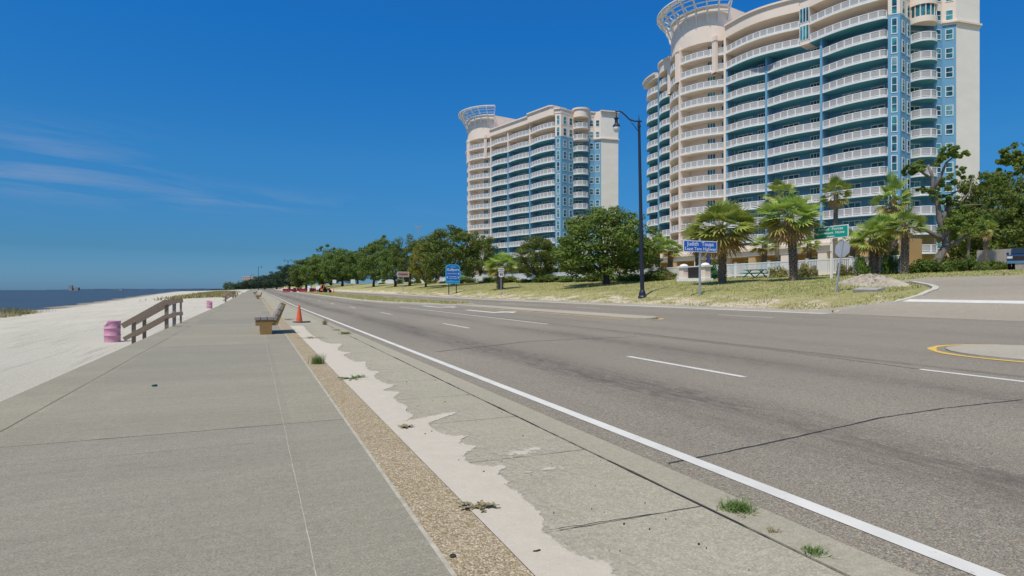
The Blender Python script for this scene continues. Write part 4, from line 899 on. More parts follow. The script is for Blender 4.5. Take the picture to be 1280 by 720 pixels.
# dirt mound and slab piece
mx, my, mz = hit(1079, 357); mb = MB(); n, k = 34, 22; top = (363 - 350.5) * depth(mx, my) / F0
for j in range(k + 1):
    for i in range(n + 1):
        a, b = -3.3 + 6.6 * i / n, -2.4 + 4.8 * j / k; r = math.hypot(a / 3.1, b / 2.2); h = top * max(0, 1 - r ** 1.7) * (.85 + .3 * rnd.random()) + .10 * rnd.random() * (r < 1)
        xx, yy_ = mx + a * ST * 0 + b * .6 + a * -.25 + .6, my - a * .9 + b * .4; mb.V.append((xx - mx, yy_ - my, lawn_z(xx, yy_) - mz + h - .06))
for j in range(k):
    for i in range(n): mb.F.append((j * (n + 1) + i, j * (n + 1) + i + 1, (j + 1) * (n + 1) + i + 1, (j + 1) * (n + 1) + i)); mb.I.append(0)
tag(mb.build('dirt_mound', M['rubble'], None, (mx, my, mz)), 'pale mound of sandy rubble on the street corner by the leaning sign', 'dirt mound')
rk = MB()
for _ in range(60):
    a, b = rnd.gauss(0, 1.2), rnd.gauss(0, .9); r = math.hypot(a / 2.7, b / 2.0)
    if r > 1: continue
    xx, yy_ = mx + b * .6 - a * .25 + .6, my - a * .9 + b * .4; z = lawn_z(xx, yy_) + top * (1 - r ** 1.7) - .02; s = rnd.uniform(.03, .11)
    rk.prism([(xx + s * math.cos(w) * rnd.uniform(.7, 1.2), yy_ + s * math.sin(w) * rnd.uniform(.7, 1.2)) for w in (0, 1.1, 2.3, 3.5, 4.8)], z - .1, z + s * .8)
setting(rk.build('mound_stones', M['rubble']), 'stuff')
X, Y, Z = hit(1084, 364.5); mb = MB(); mb.prism([(-.3, -.5), (.25, -.7), (.35, .45), (-.2, .6)], 0, .13); o = tag(mb.build('concrete_slab', M['concrete_rough'], None, (X, Y, Z + .02), .3), 'broken flat concrete slab at the foot of the dirt mound', 'slab'); o.rotation_euler = (0, R(-12), .3)

# pickup
X, Y, Z = at(1281, 60); tk = thing('pickup_truck', 'dark blue pickup truck cut by the right picture edge', 'pickup', (X, Y, Z), R(203))
def side(name, prof, y0, y1, m, par): 
    mb = MB(); n = len(prof); mb.V = [(x, y0, z) for x, z in prof] + [(x, y1, z) for x, z in prof]; mb.F = [tuple(range(n)), tuple(range(2 * n - 1, n - 1, -1))] + [(i, i + n, (i + 1) % n + n, (i + 1) % n) for i in range(n)]; mb.I = [0] * len(mb.F); return mb.build(name, m, par)
body = [(2.75, .5), (2.82, .75), (2.78, 1.02), (2.6, 1.14), (1.2, 1.2), (-2.8, 1.18), (-2.85, .55), (-2.2, .5), (-2.1, .85), (-1.9, .95), (-1.5, .95), (-1.3, .85), (-1.2, .5), (1.3, .5), (1.4, .85), (1.6, .95), (2.0, .95), (2.2, .85), (2.3, .5)]
side('body', body, -.98, .98, M['truck'], tk); cab = side('cab', [(1.15, 1.2), (.35, 1.82), (-.9, 1.86), (-1.15, 1.2)], -.86, .86, M['truck'], tk)
mb = MB(); mb.face([(1.09, -.78, 1.27), (1.09, .78, 1.27), (.43, .74, 1.79), (.43, -.74, 1.79)]); mb.V = [(x + .03, y, z + .02) for x, y, z in mb.V]; mb.build('windshield', M['darkglass'], cab)
for s in (-1, 1):
    mb = MB(); mb.face([(.95, s * .865, 1.25), (.33, s * .865, 1.74), (-.85, s * .865, 1.78), (-1.0, s * .865, 1.25)]); mb.build('side_window', M['darkglass'], cab)
    mb = MB(); mb.box(2.79, s * .78 - .17, .84, 2.84, s * .78 + .17, 1.02); mb.build('headlight', M['globe'], tk); mb = MB(); mb.box(.85, s * 1.05 - .08, 1.22, 1.05, s * 1.05 + .08, 1.42); mb.build('mirror', M['truck'], tk)
mb = MB(); mb.box(2.8, -.58, .72, 2.86, .58, 1.03); mb.build('grille', M['plaque'], tk); mb = MB(); mb.box(2.78, -.96, .42, 2.98, .96, .64); mb.build('bumper', M['chrome'], tk)
for x in (1.8, -1.7):
    for s in (-1, 1):
        w = thing('wheel', '', ''); del w['label'], w['category']; w.parent = tk; w.location = (x, s * .86, .38); w.rotation_euler = (R(90), 0, 0)
        mb = MB(); mb.lathe([(.24, -.12), (.38, -.11), (.39, 0), (.38, .11), (.24, .12)], 20); mb.build('tyre', M['tyre'], w); mb = MB(); mb.lathe([(.02, -.13), (.23, -.125), (.23, .125), (.02, .13)], 16); mb.build('rim', M['chrome'], w)

# ------------------------------------------------------------------ trees
def leaves(centres, per, size, seed, up=.35, spread=.55):
    r = np.random.default_rng(seed); Cn = np.asarray([c[:3] for c in centres]); Rr = np.asarray([c[3:] if len(c) == 6 else (c[3],) * 3 for c in centres])
    idx = np.repeat(np.arange(len(Cn)), per); n = len(idx); D = r.normal(size=(n, 3)); D /= np.linalg.norm(D, axis=1)[:, None]
    P = Cn[idx] + D * Rr[idx] * r.uniform(.35, 1.05, n)[:, None] ** .6
    N = D + r.normal(size=(n, 3)) * spread; N[:, 2] += up; N /= np.linalg.norm(N, axis=1)[:, None]
    A = np.cross(N, r.normal(size=(n, 3))); A /= np.linalg.norm(A, axis=1)[:, None]; B = np.cross(N, A); s = (size * r.uniform(.55, 1.25, n))[:, None]
    V = np.stack([P + A * s, P + B * s * .5, P - A * s, P - B * s * .5], 1).reshape(-1, 3); return V, np.arange(n * 4).reshape(-1, 4)
def oak_mesh(seed, Rr=5.0, H=9.0, bare=.10, nc=120, per=130, size=.17, squash=1.0):
    r = random.Random(seed); tr = MB(); cl = []; th = H * (.08 + bare)
    tr.tube([(0, 0, -.4), (r.uniform(-.1, .1), 0, th * .4), (r.uniform(-.2, .2), r.uniform(-.2, .2), th)], [.42, .30, .26], 10)
    lob = [(r.uniform(0, 6.28), r.uniform(.12, .3)) for _ in range(4)]
    zc = H * .53; hz = H * .48
    for k in range(nc):
        a = r.uniform(0, 6.28); e = math.asin(r.uniform(-.95, 1)); q = 1 + sum(w * math.cos((i + 1) * (a - p)) for i, (p, w) in enumerate(lob)) * .45; q *= r.uniform(.45, 1.0) ** .5 * (1 + r.uniform(-.08, .08)); q = min(q, 1.0 + .12 * math.cos(e))
        rr = Rr * r.uniform(.10, .22); x, y, z = (Rr - rr * .6) * q * math.cos(e) * math.cos(a), (Rr - rr * .6) * q * math.cos(e) * math.sin(a), zc + (hz - rr * .5) * q * math.sin(e)
        if z < zc: k_ = 1 + .25 * (zc - z) / hz; x *= k_; y *= k_
        cl.append((x, y, max(z, H * bare + rr * .5), rr * 1.1, rr * 1.1, rr * .75))
    for k in range(9):
        c = cl[k * (nc // 9)]; m = Vector((c[0] * .45, c[1] * .45, th + (c[2] - th) * .35)); tr.tube([(0, 0, th * .85), m, c[:3]], [.17, .11, .04], 6)
    V, F = leaves(cl, per, size, seed); return tr, V, F
OAKS = []
for i, kw in enumerate((dict(seed=11), dict(seed=12, bare=.085, nc=170), dict(seed=13, Rr=5, H=10, bare=.15), dict(seed=14, Rr=5, H=8, bare=.08), dict(seed=15, Rr=4.5, H=10, bare=.13, nc=100))):
    tr, V, F = oak_mesh(**kw); OAKS.append((tr.data('trunk', M['bark'], True), V, F, kw.get('Rr', 5.0), kw.get('H', 9.0), {}))
def oak(px, X, base_y, w_px, top_y, kind, mat, label, rz=0, name='oak_tree', cat='tree', group='trees on the roadside lawn', h=None, d=None):
    if d: u = (px - CX) / F0; X, Y = d * (u * CT + ST), d * (CT - u * ST); Z = ground_z(X, Y)
    elif base_y: X, Y, Z = hit(px, base_y)
    else: X, Y, Z = at(px, X)
    d = depth(X, Y); me, V, F, Rr, H, cache = OAKS[kind]
    if mat not in cache: cache[mat] = npmesh('crown', V, F, M[mat])
    o = thing(name, label, cat, (X, Y, Z - .1), rz, group); put('trunk', me, o); put('crown', cache[mat], o)
    sx = w_px * d / F0 / (2 * Rr); sz = (height_at(top_y, X, Y) - Z) / H; o.scale = (sx, sx, sz); return o
L = 'oak'
oak(758, 34, 355.5, 134, 258, 1, 'oak', 'big rounded green oak left of the street lamp, crown sweeping to the lawn', 1.0)
oak(674, 41, None, 68, 293, 3, 'oak', 'smaller green oak between the round palm and the big oak', 2.2)
oak(795, 44, None, 50, 290, 0, 'oak', 'light green oak half hidden behind the big oak, by the lamp', 3)
oak(566, 33.5, None, 88, 282, 0, 'oak_dark', 'dark broad oak standing behind the blue wayfinding sign', .5)
oak(532, 31, None, 44, 302, 3, 'oak_yellow', 'yellow-green oak right of the brown sign', 2.5)
oak(512, 33, None, 50, 293, 2, 'oak_dark', 'dark oak just behind the brown sign', 1.9)
oak(494, 31.5, None, 46, 307, 4, 'oak_dark', 'dark oak immediately left of the brown sign', .2)
oak(467, 31, None, 50, 302, 0, 'oak_dark', 'dark oak whose trunk stands by the curving far curb', 4)
oak(447, 48, None, 44, 312, 3, 'oak_dark', 'dark oak behind the pale small road sign', 5)
oak(600, 50, None, 50, 290, 4, 'oak', 'olive oak behind the round palm, at the foot of the left tower', 2.7)
oak(545, 52, None, 60, 291, 2, 'oak_dark', 'dark oak in the second row behind the broad oak', 3.3)
oak(482, 56, None, 46, 294, 4, 'oak_dark', 'dark oak in the second row behind the trunks left of the brown sign', 1.3)
for i, (px, d, w, top, kd, lab) in enumerate(((428, 235, 52, 312, 1, 'large far oak behind the small white sign'), (404, 260, 56, 318, 3, 'olive far oak above the orange machine'), (383, 275, 46, 322, 0, 'far oak above the red barriers'), (362, 330, 40, 331, 1, 'far dark oak behind the double-headed lamp'),
        (346, 380, 36, 338, 3, 'far dark oak left of the double-headed lamp'), (331, 440, 34, 344, 0, 'low far oak right of the faint lamps'), (317, 520, 34, 349, 1, 'low far tree at the end of the sidewalk'), (414, 300, 44, 306, 4, 'tall far oak rising behind the orange machine'), (374, 400, 40, 336, 2, 'far oak behind the barriers, in the second row'), (441, 330, 40, 314, 4, 'tall far oak behind the pale small sign'), (305, 640, 30, 354, 3, 'lowest far tree left of the sidewalk end'))):
    oak(px, 0, None, w, top, kd, 'oak' if i in (1,) else ('far_leaf' if d > 320 else 'oak_dark'), lab, i * 1.3, group='distant oaks', d=d)
oak(1246, 72, None, 108, 214, 1, 'oak', 'dense green oak behind the concrete wall, above the pickup', 1.6); oak(1215, 80, None, 70, 246, 0, 'oak_dark', 'dark oak behind the stair wall corner of the right tower', .6); oak(1290, 82, None, 110, 235, 3, 'oak_dark', 'dark oak at the right picture edge, behind the dense oak', 2.9)
# open-limbed oaks, each drawn limb by limb
def limb_oak(px, X, spec, clumps, label, leafm, bark, per=95):
    X, Y, Z = at(px, X); d = depth(X, Y); s = d / F0; o = thing('oak_tree', label, 'tree', (X, Y, Z - .2), 0, 'trees on the roadside lawn')
    r = random.Random(int(px)); rx, ry = CT, -ST
    def P(q, dep): return Vector(((q[0] - px) * s * rx + dep * ST, (q[0] - px) * s * ry + dep * CT, height_at(q[1], X, Y) - Z + .2))
    tr = MB()
    for pts, rad, dp in spec: tr.tube([P(p, dp * i / max(1, len(pts) - 1)) for i, p in enumerate(pts)], [rad * (1 - .75 * i / (len(pts) - 1)) for i in range(len(pts))], 9)
    tr.build('trunk', bark, o, smooth=True)
    cl = []
    for cx, cy, w, h, dp in clumps:
        for _ in range(11):
            q_ = r.uniform(.12, .36); p = P((cx + r.gauss(0, .6) * w, cy + r.gauss(0, .95) * h), dp + r.gauss(0, .5) * w * s); cl.append((p.x, p.y, p.z, w * s * q_, w * s * q_, h * s * q_ * 1.5))
    V, F = leaves(cl, per, .11, int(px) + 5, .2, 1.1); put('crown', npmesh('crown', V, F, leafm), o); return o
limb_oak(1168, 46, [([(1171, 345), (1172, 325), (1182, 308), (1182, 290), (1174, 275), (1173, 258), (1165, 240), (1166, 222), (1160, 206)], .32, 0), ([(1179, 310), (1192, 302), (1205, 290)], .2, -1), ([(1178, 300), (1160, 285), (1148, 282)], .2, .8), ([(1176, 280), (1186, 262), (1190, 250), (1198, 240), (1208, 236), (1214, 224)], .16, 1), ([(1165, 240), (1173, 222), (1178, 205), (1190, 194)], .14, -.6), ([(1162, 222), (1152, 212), (1140, 208)], .12, .5), ([(1190, 250), (1202, 252), (1212, 240), (1217, 218)], .09, 0), ([(1184, 262), (1198, 258), (1215, 258)], .1, -1)],
         [(1148, 208, 13, 5, 0), (1140, 211, 9, 4, .5), (1172, 200, 11, 8, -.6), (1183, 192, 9, 5, -.6), (1196, 195, 6, 3, -.6), (1204, 219, 12, 6, 1), (1214, 211, 6, 4, 1), (1176, 241, 14, 5, 0), (1190, 274, 14, 7, -1), (1200, 284, 20, 8, -1), (1216, 282, 14, 6, -1), (1208, 266, 14, 8, 1), (1188, 250, 10, 5, 0), (1222, 256, 8, 8, 1), (1160, 236, 7, 3, .5)], 'gnarled grey open-limbed live oak in front of the stair wall', M['oak_light'], M['greybark'])
limb_oak(1315, 50, [([(1318, 345), (1316, 300), (1308, 250), (1290, 215), (1272, 196)], .4, 0), ([(1295, 222), (1276, 214), (1258, 200)], .14, 0), ([(1290, 215), (1294, 190), (1284, 176)], .14, .5)],
         [(1262, 196, 14, 6, 0), (1255, 202, 9, 4, 0), (1276, 188, 13, 7, .4), (1288, 196, 15, 10, 0), (1270, 208, 14, 6, 0), (1285, 214, 14, 7, -.5), (1300, 205, 18, 18, 0), (1250, 224, 10, 6, 0), (1246, 232, 9, 5, 0), (1310, 230, 16, 16, 0)], 'oak reaching in from the right picture edge, its limbs over the pickup', M['oak_light'], M['bark'])
# thin bare snags and floodlight mast behind the oaks
X, Y, Z = at(523, 62); fl = thing('floodlight_mast', 'stadium floodlight mast rising behind the dark oaks', 'floodlight', (X, Y, Z), R(-23)); H = height_at(284, X, Y) - Z
mb = MB(); mb.tube([(0, 0, 0), (0, 0, H)], [.22, .12], 8); mb.build('mast', M['galv'], fl)
for k in range(5): mb = MB(); x = -1.1 + .55 * k; mb.box(x - .22, -.15, H - .1, x + .22, .15, H + .4); mb.build('lamp_head', M['concrete_rough'], fl)

def palm_mesh(seed, th, cr, ng, ny, nd, tr_r, boots=True):
    r = random.Random(seed); tk = MB(); lean = r.uniform(-.06, .06); n = 9
    P = [(lean * th * (k / n) ** 2, 0, -.3 + (th + .3) * k / n) for k in range(n + 1)]; tk.tube(P, [tr_r * (1.25 if k == 0 else 1 + .06 * math.sin(k * 2.3)) for k in range(n + 1)], 12)
    if boots:
        z = .2; k = 0
        while z < th:
            for q in range(5):
                a = q * 1.2566 + k * .62 + r.uniform(-.15, .15); x0 = lean * th * (max(0, z) / th) ** 2; p = Vector((x0 + math.cos(a) * tr_r * .9, math.sin(a) * tr_r * .9, z)); dr = Vector((math.cos(a), math.sin(a), 0))
                tk.bar(p, p + dr * tr_r * .55 + Vector((0, 0, .26)), .13, .05, up=dr)
            z += .16 + r.uniform(0, .05); k += 1
    top = Vector((lean * th, 0, th)); G, Yl, D = MB(), MB(), MB()
    def frond(b, az, el, L, fan, droop, nb):
        roll = r.uniform(-.75, .75)
        d = Vector((math.cos(az) * math.cos(el), math.sin(az) * math.cos(el), math.sin(el))); side_ = Vector((-math.sin(az), math.cos(az), 0)); nrm = d.cross(side_).normalized() * -1; side_, nrm = side_ * math.cos(roll) + nrm * math.sin(roll), nrm * math.cos(roll) - side_ * math.sin(roll)
        a = top + Vector((0, 0, r.uniform(-.25, .25))); m = a + d * L * .55 + Vector((0, 0, -droop * L * .12)); b.bar(a, m, .035, .03)
        for k in range(nb):
            w = -1.75 + 3.5 * k / (nb - 1); bl = fan * (1 - .33 * abs(w) / 1.75) * r.uniform(.85, 1.1); bd = (d * math.cos(w) + side_ * math.sin(w) + nrm * (-.25 * abs(w))).normalized()
            e1 = m + bd * bl * .55 + Vector((0, 0, -droop * bl * .10)); e2 = m + bd * bl + Vector((0, 0, -droop * bl * (.30 + .12 * r.random()))); wd = bd.cross(nrm).normalized() * .062 * fan
            b.face([m - wd * .25, m + wd * .25, e1 + wd, e1 - wd]); b.face([e1 - wd, e1 + wd, e2])
    for k in range(ng): f_ = (k + .5) / ng; frond(G, k * 2.39996 + r.uniform(-.3, .3), math.asin(.995 - 1.30 * f_) + r.uniform(-.12, .12), cr * r.uniform(.85, 1.1), cr * .5, .25 + .6 * f_, 15)
    for k in range(ny): frond(Yl, k * 2.39996 + 1 + r.uniform(-.2, .2), R(-12 - 36 * k / max(1, ny)) + r.uniform(-.1, .1), cr * r.uniform(.8, .98), cr * .48, 1.1, 13)
    for k in range(nd): frond(D, k * 2.39996 + 2 + r.uniform(-.3, .3), R(-40 - 36 * r.random()), cr * r.uniform(.65, .95), cr * .42, 1.5, 12)
    return tk, G, Yl, D
PALMS = []
for kw in (dict(seed=1, th=5.2, cr=2.7, ng=42, ny=15, nd=26, tr_r=.2), dict(seed=2, th=6, cr=2.5, ng=42, ny=13, nd=30, tr_r=.2), dict(seed=3, th=8, cr=1.8, ng=28, ny=3, nd=4, tr_r=.2, boots=False), dict(seed=4, th=4, cr=2.2, ng=36, ny=18, nd=3, tr_r=.30), dict(seed=5, th=5, cr=1.9, ng=26, ny=5, nd=6, tr_r=.22)):
    a, b, c_, d_ = palm_mesh(**kw); PALMS.append((kw['th'], kw['cr'], a.data('trunk', M['palmbark']), b.data('fronds', M['palm']), c_.data('yellow_fronds', M['palm_yellow']), d_.data('dead_fronds', M['palm_dead'])))
def palm(px, X, base_y, cy, w_px, kind, label, rz=0):
    if base_y: X, Y, Z = hit(px, base_y)
    else: X, Y, Z = at(px, X)
    th, cr, a, b, c_, d_ = PALMS[kind]; d = depth(X, Y); o = thing('palm_tree', label, 'palm', (X, Y, Z - .05), rz, 'palms on the lawn')
    for n_, m_ in (('trunk', a), ('fronds', b), ('yellow_fronds', c_), ('dead_fronds', d_)): put(n_, m_, o)
    s = w_px * d / F0 / (2 * cr * .95); o.scale = (s, s, (height_at(cy, X, Y) - Z) / th); return o
palm(903, 34, 354.5, 284, 96, 0, 'bushy palm with dark trunk right behind the blue highway sign', .4)
palm(992, 34, 351, 269, 86, 1, 'palm with hanging tan dead fronds overlapping the green sign', 2.0)
palm(1044, 50, None, 240, 44, 2, 'slim tall palm behind the green sign', 1)
palm(971, 47, None, 243, 44, 2, 'slim palm top rising just behind the palm beside the green sign', 2.6)
palm(1117, 47, None, 248, 52, 4, 'slim palm left of the gnarled oak, upper crown of that clump', 3.2)
palm(1092, 40, 343.5, 296, 56, 3, 'stout yellow-green palm right of the leaning octagonal sign', .7)
palm(1131, 41.5, None, 280, 52, 4, 'palm with ragged trunk between the stout palm and the gnarled oak', 5)
palm(625, 29, 362, 330, 46, 3, 'round palm with golden lower fronds beside the route marker', 3.9)
palm(838, 46, None, 311, 40, 4, 'small palm right of the street lamp, behind the fence', 1.2); palm(822, 48, None, 306, 36, 4, 'palm close behind the lamp pole, leftmost of the fence palms', 4.4)
palm(873, 45, None, 308, 44, 4, 'palm partly hidden behind the blue highway sign', 2.2); palm(886, 47, None, 303, 36, 2, 'slim palm trunk beside the folded umbrella', .1)
palm(955, 45, None, 306, 40, 4, 'palm seen between the bushy palm and the dead-frond palm', 5.5); palm(1012, 46, None, 305, 34, 4, 'small palm directly left of the green sign post', 3.3)
palm(1066, 46, None, 300, 36, 4, 'palm behind the octagonal sign, before the arcade', 2.8); palm(1104, 44, None, 285, 46, 4, 'palm just behind the stout palm, right of the octagonal sign', .9); palm(1210, 55, None, 288, 26, 2, 'thin palm trunk against the tan base wall', 1.7); palm(1232, 64, None, 283, 30, 4, 'palm trunk rising behind the left end of the concrete wall', 2.1)
# shrubs
def shrub_mesh(seed):
    r = random.Random(seed); cl = []
    for _ in range(26):
        a = r.uniform(0, 6.28); q = r.random() ** .5; cl.append((q * .8 * math.cos(a), q * .8 * math.sin(a), r.uniform(.15, .85) * (1 - .35 * q), r.uniform(.18, .34)))
    return leaves(cl, 90, .075, seed)
SH = [shrub_mesh(s) for s in (31, 32, 33)]; SHM = {}
def shrub(px, X, w_px, h_px, m, label, kind=0):
    X, Y, Z = at(px, X); d = depth(X, Y); key = (kind, m)
    if key not in SHM: SHM[key] = npmesh('shrub', *SH[kind], M[m])
    o = put('shrub', SHM[key], None, (X, Y, Z - .05), px); o.scale = (w_px * d / F0 / 2, w_px * d / F0 / 2, h_px * d / F0); return tag(o, label, 'shrub', 'shrubs along the fence and wall')
for a in ((1150, 42.5, 34, 22, 'shrub', 'green shrub right of the palm clump'), (1176, 43, 40, 20, 'shrub', 'light green shrub at the foot of the gnarled oak'), (1202, 44, 36, 24, 'shrub', 'green shrub before the tan base wall'), (1222, 46, 30, 16, 'oak_dark', 'dark shrub at the corner of the tan wall'), (1240, 58, 30, 16, 'shrub', 'green shrub before the concrete wall, left of the pickup'),
          (700, 41.5, 60, 9, 'oak_dark', 'low dark hedge shrub between the two green oaks'), (640, 41.5, 50, 9, 'shrub', 'low green shrub left of the round palm fence'), (590, 41.5, 50, 9, 'shrub', 'low green shrub behind the wayfinding sign'), (815, 41, 36, 13, 'oak_dark', 'dark low shrub just right of the lamp pole'), (834, 40.8, 14, 15, 'straw', 'brown-tan grass clump left of the monument'),
          (1008, 40.5, 30, 20, 'straw', 'pale ornamental grass clump left of the octagonal sign'), (972, 41, 26, 16, 'straw', 'ornamental grass clump left of the dead-frond palm trunk'), (1055, 41, 22, 20, 'straw', 'ornamental grass clump behind the octagonal sign'), (1078, 40.5, 20, 30, 'shrub', 'upright green shrub against the stout palm trunk'), (1115, 42, 26, 40, 'shrub', 'tall bright green shrub between the palms right of the octagonal sign'), (893, 42.5, 34, 26, 'shrub', 'leafy shrub behind the bushy palm trunk'), (1258, 62, 16, 12, 'oak_dark', 'dark low shrub just left of the pickup')):
    shrub(*a, kind=int(a[0]) % 3)

for i, px in enumerate((478, 500, 520, 540, 558, 576, 612, 632, 655, 678, 690, 715, 735, 750, 770, 790, 802, 826)):
    X, Y, Z = at(px, 41.0 + .25 * math.sin(i * 2.1)); key = (i % 3, 'oak_dark' if i % 4 else 'shrub'); d = depth(X, Y)
    if key not in SHM: SHM[key] = npmesh('shrub', *SH[i % 3], M[key[1]])
    o = put('hedge_shrub', SHM[key], None, (X, Y, Z - .1), i * 1.7); o.scale = (1.7 + .35 * (i % 3), 2.0 + .3 * (i % 2), .8 + .3 * ((i * 7) % 4)); tag(o, 'low green hedge shrub in the row along the white fence, left of the monument', 'shrub', 'hedge row along the white fence')

# ------------------------------------------------------------------ far road works
for i in range(9):
    d = 158 + 6 * ((i * 5) % 9); px = 400 - 5.2 * i + 2 * math.sin(i * 3.1); u = (px - CX) / F0; X, Y = d * (u * CT + ST), d * (CT - u * ST); Z = ground_z(X, Y) + .15
    if i == 0:
        rb = MB(); n0 = [(-.32, 0), (.32, 0), (.32, .15), (.14, .45), (.11, 1.1), (-.11, 1.1), (-.14, .45), (-.32, .15)]
        rb.V = [(x, -1.15, z) for x, z in n0] + [(x, 1.15, z) for x, z in n0]; n = 8; rb.F = [tuple(range(n)), tuple(range(2 * n - 1, n - 1, -1))] + [(k, k + n, (k + 1) % n + n, (k + 1) % n) for k in range(n)]; rb.I = [0] * len(rb.F); rbd = rb.data('road_barrier', M['red'])
    o = tag(put('road_barrier', rbd, None, (X, Y, Z), R(50 + 47 * i)), 'dark red plastic road barrier in the far row by the median end', 'barrier', 'red barriers at the far road works'); o.scale = (1, .55 + .5 * ((i * 37) % 10) / 10, .7 + .5 * ((i * 53) % 10) / 10)
def px_at(px, d): u = (px - CX) / F0; X, Y = d * (u * CT + ST), d * (CT - u * ST); return X, Y, ground_z(X, Y)
X, Y, Z = px_at(406.5, 150); tr = thing('tractor', 'small orange tractor parked on the far median end', 'tractor', (X, Y, Z + .1), R(40))
mb = MB(); mb.box(-.3, -.35, .55, 1.3, .35, 1.15); mb.build('hood', M['plant'], tr); mb = MB(); mb.box(-1.1, -.5, .5, -.28, .5, 1.0); mb.build('chassis', M['plant'], tr); mb = MB(); mb.box(-1.15, -.6, 1.95, .1, .6, 2.05); mb.box(-1.1, -.55, 1.0, -1.0, -.45, 1.95); mb.box(-1.1, .45, 1.0, -1.0, .55, 1.95); mb.build('canopy', M['plant'], tr)
for x, r_, in ((-.8, .62), (1.0, .4)):
    for s in (-1, 1): w = MB(); w.lathe([(r_ * .5, -.14), (r_, -.12), (r_, .12), (r_ * .5, .14)], 16); o = w.build('wheel', M['tyre'], tr, (x, s * .68, r_)); o.rotation_euler = (R(90), 0, 0)
X, Y, Z = px_at(398, 152); sb = thing('notice_board', 'pale blue board on legs beside the orange tractor', 'board', (X, Y, Z + .1), R(-23)); mb = MB(); mb.box(-.6, -.04, .8, .6, .04, 1.7); mb.build('panel', M['sign_white'], sb)
for x in (-.5, .5): mb = MB(); mb.box(x - .04, -.04, 0, x + .04, .04, .8); mb.build('leg', M['galv'], sb)
X, Y, Z = px_at(387, 165); pt = thing('portable_toilet', 'white portable toilet with green roof behind the red barriers', 'portable toilet', (X, Y, Z), R(-23)); mb = MB(); mb.box(-.4, -.5, 0, .4, .5, 2.0); mb.build('cabin', M['sign_white'], pt); mb = MB(); mb.prism([(-.5, -.55), (.5, -.55), (.5, .55), (-.5, .55)], 2.0, 2.3); mb.build('roof', M['green_plastic'], pt)

# ------------------------------------------------------------------ horizon
def far_block(px, d, w_px, top, label, name, m, rows, cols, z0=0):
    X, Y, _ = px_at(px, d); s = d / F0; b = thing(name, label, 'building', (X, Y, z0), -TH); W, Hh = w_px * s, CH + (HY - top) * s - z0
    mb = MB(); mb.box(-W / 2, 0, -8, W / 2, W * .5, Hh); mb.box(-W / 2 - 1, -1, Hh, W / 2 + 1, W * .5 + 1, Hh + Hh * .05); mb.build('wall', m, b)
    for r_ in range(rows):
        for c_ in range(cols): mb = MB(); x = -W / 2 + W * (c_ + .25) / cols; z = Hh * (.2 + .75 * r_ / rows); mb.box(x, -.15, z, x + W / cols * .5, .1, z + Hh / rows * .4); mb.build('window', M['darkglass'], b)
    return b
far_block(310, 1500, 13, 346.5, 'distant pinkish hotel above the end of the sidewalk', 'hotel', M['hotel'], 5, 5, 4); far_block(297, 1500, 7, 355.5, 'low distant pale building left of the far hotel', 'low_building', M['white_wall'], 2, 4, 4)
far_block(88, 5200, 4, 357, 'pale boxy tower on the far shore across the water', 'shore_building', M['concrete_rough'], 3, 2, 0); far_block(94.0, 5210, 7, 359.6, 'low grey shed beside the far shore tower', 'shore_building', M['concrete_rough'], 1, 3, 0); far_block(151, 5300, 4, 361, 'low grey shed on the far shore, middle of the treeline', 'shore_building', M['concrete_rough'], 1, 3, 0)
M['far_shore'] = plain('far_shore_woods', (.10, .17, .24), .95, .2, .01)  # lighter blue: distance haze is mixed into the woods' own colour
mb = MB(); A, B = [], []; k = 0
for px in range(58, 312, 1):
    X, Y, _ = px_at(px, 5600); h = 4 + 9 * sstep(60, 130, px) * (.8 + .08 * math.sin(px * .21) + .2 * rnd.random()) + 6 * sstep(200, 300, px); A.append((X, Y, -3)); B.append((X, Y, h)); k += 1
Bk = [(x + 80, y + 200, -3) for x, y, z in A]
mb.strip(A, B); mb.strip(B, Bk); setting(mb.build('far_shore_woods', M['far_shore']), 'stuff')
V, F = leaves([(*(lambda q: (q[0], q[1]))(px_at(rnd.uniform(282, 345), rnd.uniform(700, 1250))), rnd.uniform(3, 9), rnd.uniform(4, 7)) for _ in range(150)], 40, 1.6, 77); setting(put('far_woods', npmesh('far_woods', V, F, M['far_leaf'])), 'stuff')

# ------------------------------------------------------------------ light, sky, camera
EL = R(62); sv = Vector((-.40, -.27, 0)).normalized() * math.cos(EL); sv.z = math.sin(EL)
sun = bpy.data.lights.new('sun', 'SUN'); sun.energy = 3.7; sun.angle = R(.5); sun.color = (1, .945, .845); so = bpy.data.objects.new('sun', sun); C.objects.link(so); so.rotation_euler = sv.to_track_quat('Z', 'Y').to_euler(); so.location = (-20, -10, 60)
w = bpy.data.worlds.new('World'); bpy.context.scene.world = w; w.use_nodes = True; nt = w.node_tree; bg = nt.nodes['Background']
sky = nt.nodes.new('ShaderNodeTexSky'); sky.sky_type = 'NISHITA'; sky.sun_disc = False; sky.sun_elevation = EL; sky.sun_rotation = math.atan2(sv.x, sv.y); sky.altitude = 0; sky.air_density = 1.0; sky.dust_density = .6; sky.ozone_density = 4.0
hs = nt.nodes.new('ShaderNodeHueSaturation'); hs.inputs['Saturation'].default_value = 1.25; nt.links.new(sky.outputs[0], hs.inputs['Color'])
tc = nt.nodes.new('ShaderNodeTexCoord'); gv = tc.outputs['Generated']
def wm(op, a, b=0.0):
    n = nt.nodes.new('ShaderNodeMath'); n.operation = op
    for s_, v in ((n.inputs[0], a), (n.inputs[1], b)):
        if hasattr(v, 'is_linked'): nt.links.new(v, s_)
        else: s_.default_value = v
    return n.outputs[0]
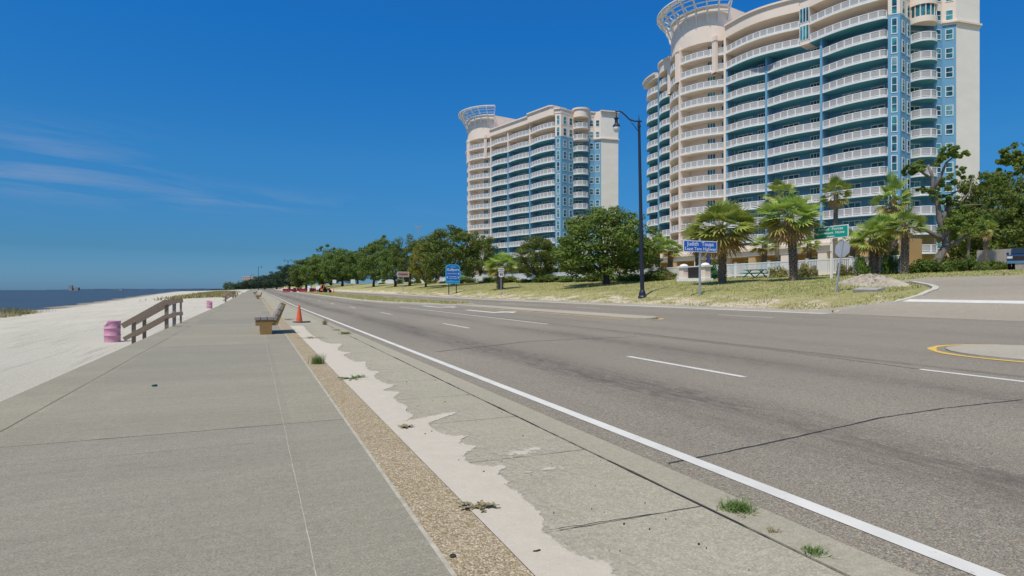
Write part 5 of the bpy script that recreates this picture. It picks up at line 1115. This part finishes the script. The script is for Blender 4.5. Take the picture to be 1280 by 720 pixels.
# deep saturated blue low in the sky, brighter and more neutral overhead
rp = nt.nodes.new('ShaderNodeValToRGB'); e_ = rp.color_ramp.elements
SK = [(0, (.31, .62, 1.22)), (.078, (.22, .49, .80)), (.26, (.30, .78, 1.03)), (.52, (.21, .96, 1.36)), (.64, (.3, 1.0, 1.4)), (1.0, (1.75, 1.6, 1.5))]
while len(e_) < len(SK): e_.new(.5)
for i, (q, c) in enumerate(SK): e_[i].position = q; e_[i].color = (c[0] / 2, c[1] / 2, c[2] / 2, 1)
# thin cirrus: noise stretched sideways, kept to a patch of sky above the beach
sx = nt.nodes.new('ShaderNodeSeparateXYZ'); nt.links.new(gv, sx.inputs[0])
az = wm('ARCTAN2', sx.outputs[0], sx.outputs[1]); el = wm('ARCSINE', sx.outputs[2])
nt.links.new(wm('MULTIPLY', el, 1 / R(45)), rp.inputs[0])
mm = nt.nodes.new('ShaderNodeMix'); mm.data_type = 'RGBA'; mm.blend_type = 'MULTIPLY'; mm.clamp_result = False; mm.inputs[0].default_value = 1; nt.links.new(hs.outputs[0], mm.inputs[6]); nt.links.new(rp.outputs[0], mm.inputs[7])
m2_ = nt.nodes.new('ShaderNodeMix'); m2_.data_type = 'RGBA'; m2_.blend_type = 'MULTIPLY'; m2_.inputs[0].default_value = 1; nt.links.new(mm.outputs[2], m2_.inputs[6]); m2_.inputs[7].default_value = (2, 2, 2, 1); skyc = m2_.outputs[2]
cb = nt.nodes.new('ShaderNodeCombineXYZ'); nt.links.new(wm('MULTIPLY', az, 3.2), cb.inputs[0]); nt.links.new(wm('ADD', wm('MULTIPLY', el, 30), wm('MULTIPLY', az, 2.2)), cb.inputs[1])
nz = nt.nodes.new('ShaderNodeTexNoise'); nz.inputs['Scale'].default_value = 1.0; nz.inputs['Detail'].default_value = 9; nz.inputs['Roughness'].default_value = .62; nz.inputs['Distortion'].default_value = .5; nt.links.new(cb.outputs[0], nz.inputs['Vector'])
cr = nt.nodes.new('ShaderNodeValToRGB'); cr.color_ramp.elements[0].position = .46; cr.color_ramp.elements[1].position = .86; nt.links.new(nz.outputs['Fac'], cr.inputs[0])
def gauss(v, c_, s_): q = wm('MULTIPLY', wm('SUBTRACT', v, c_), 1 / s_); return wm('POWER', 2.718, wm('MULTIPLY', wm('MULTIPLY', q, q), -1))
m1 = wm('MULTIPLY', gauss(az, -.32, .20), gauss(el, .165, .04)); m2 = wm('MULTIPLY', gauss(az, -.02, .22), wm('MULTIPLY', gauss(el, .135, .015), .6))
msk = wm('MULTIPLY', cr.outputs[0], wm('MULTIPLY', wm('ADD', m1, m2), .8))
mx_ = nt.nodes.new('ShaderNodeMix'); mx_.data_type = 'RGBA'; nt.links.new(msk, mx_.inputs[0]); nt.links.new(skyc, mx_.inputs[6]); mx_.inputs[7].default_value = (3.6, 4.1, 5.2, 1)
nt.links.new(mx_.outputs[2], bg.inputs[0]); bg.inputs[1].default_value = .10
cam = bpy.data.cameras.new('camera'); co = bpy.data.objects.new('camera', cam); C.objects.link(co); co.location = (0, 0, CH); co.rotation_euler = (R(90), 0, -TH); cam.sensor_width = 36; cam.lens = 36 * F0 / 1280; cam.shift_y = 2.5 / 1280; cam.clip_start = .05; cam.clip_end = 40000
sc = bpy.context.scene; sc.camera = co; sc.view_settings.view_transform = 'Standard'; sc.view_settings.look = 'None'; sc.view_settings.exposure = 0; sc.view_settings.gamma = 1
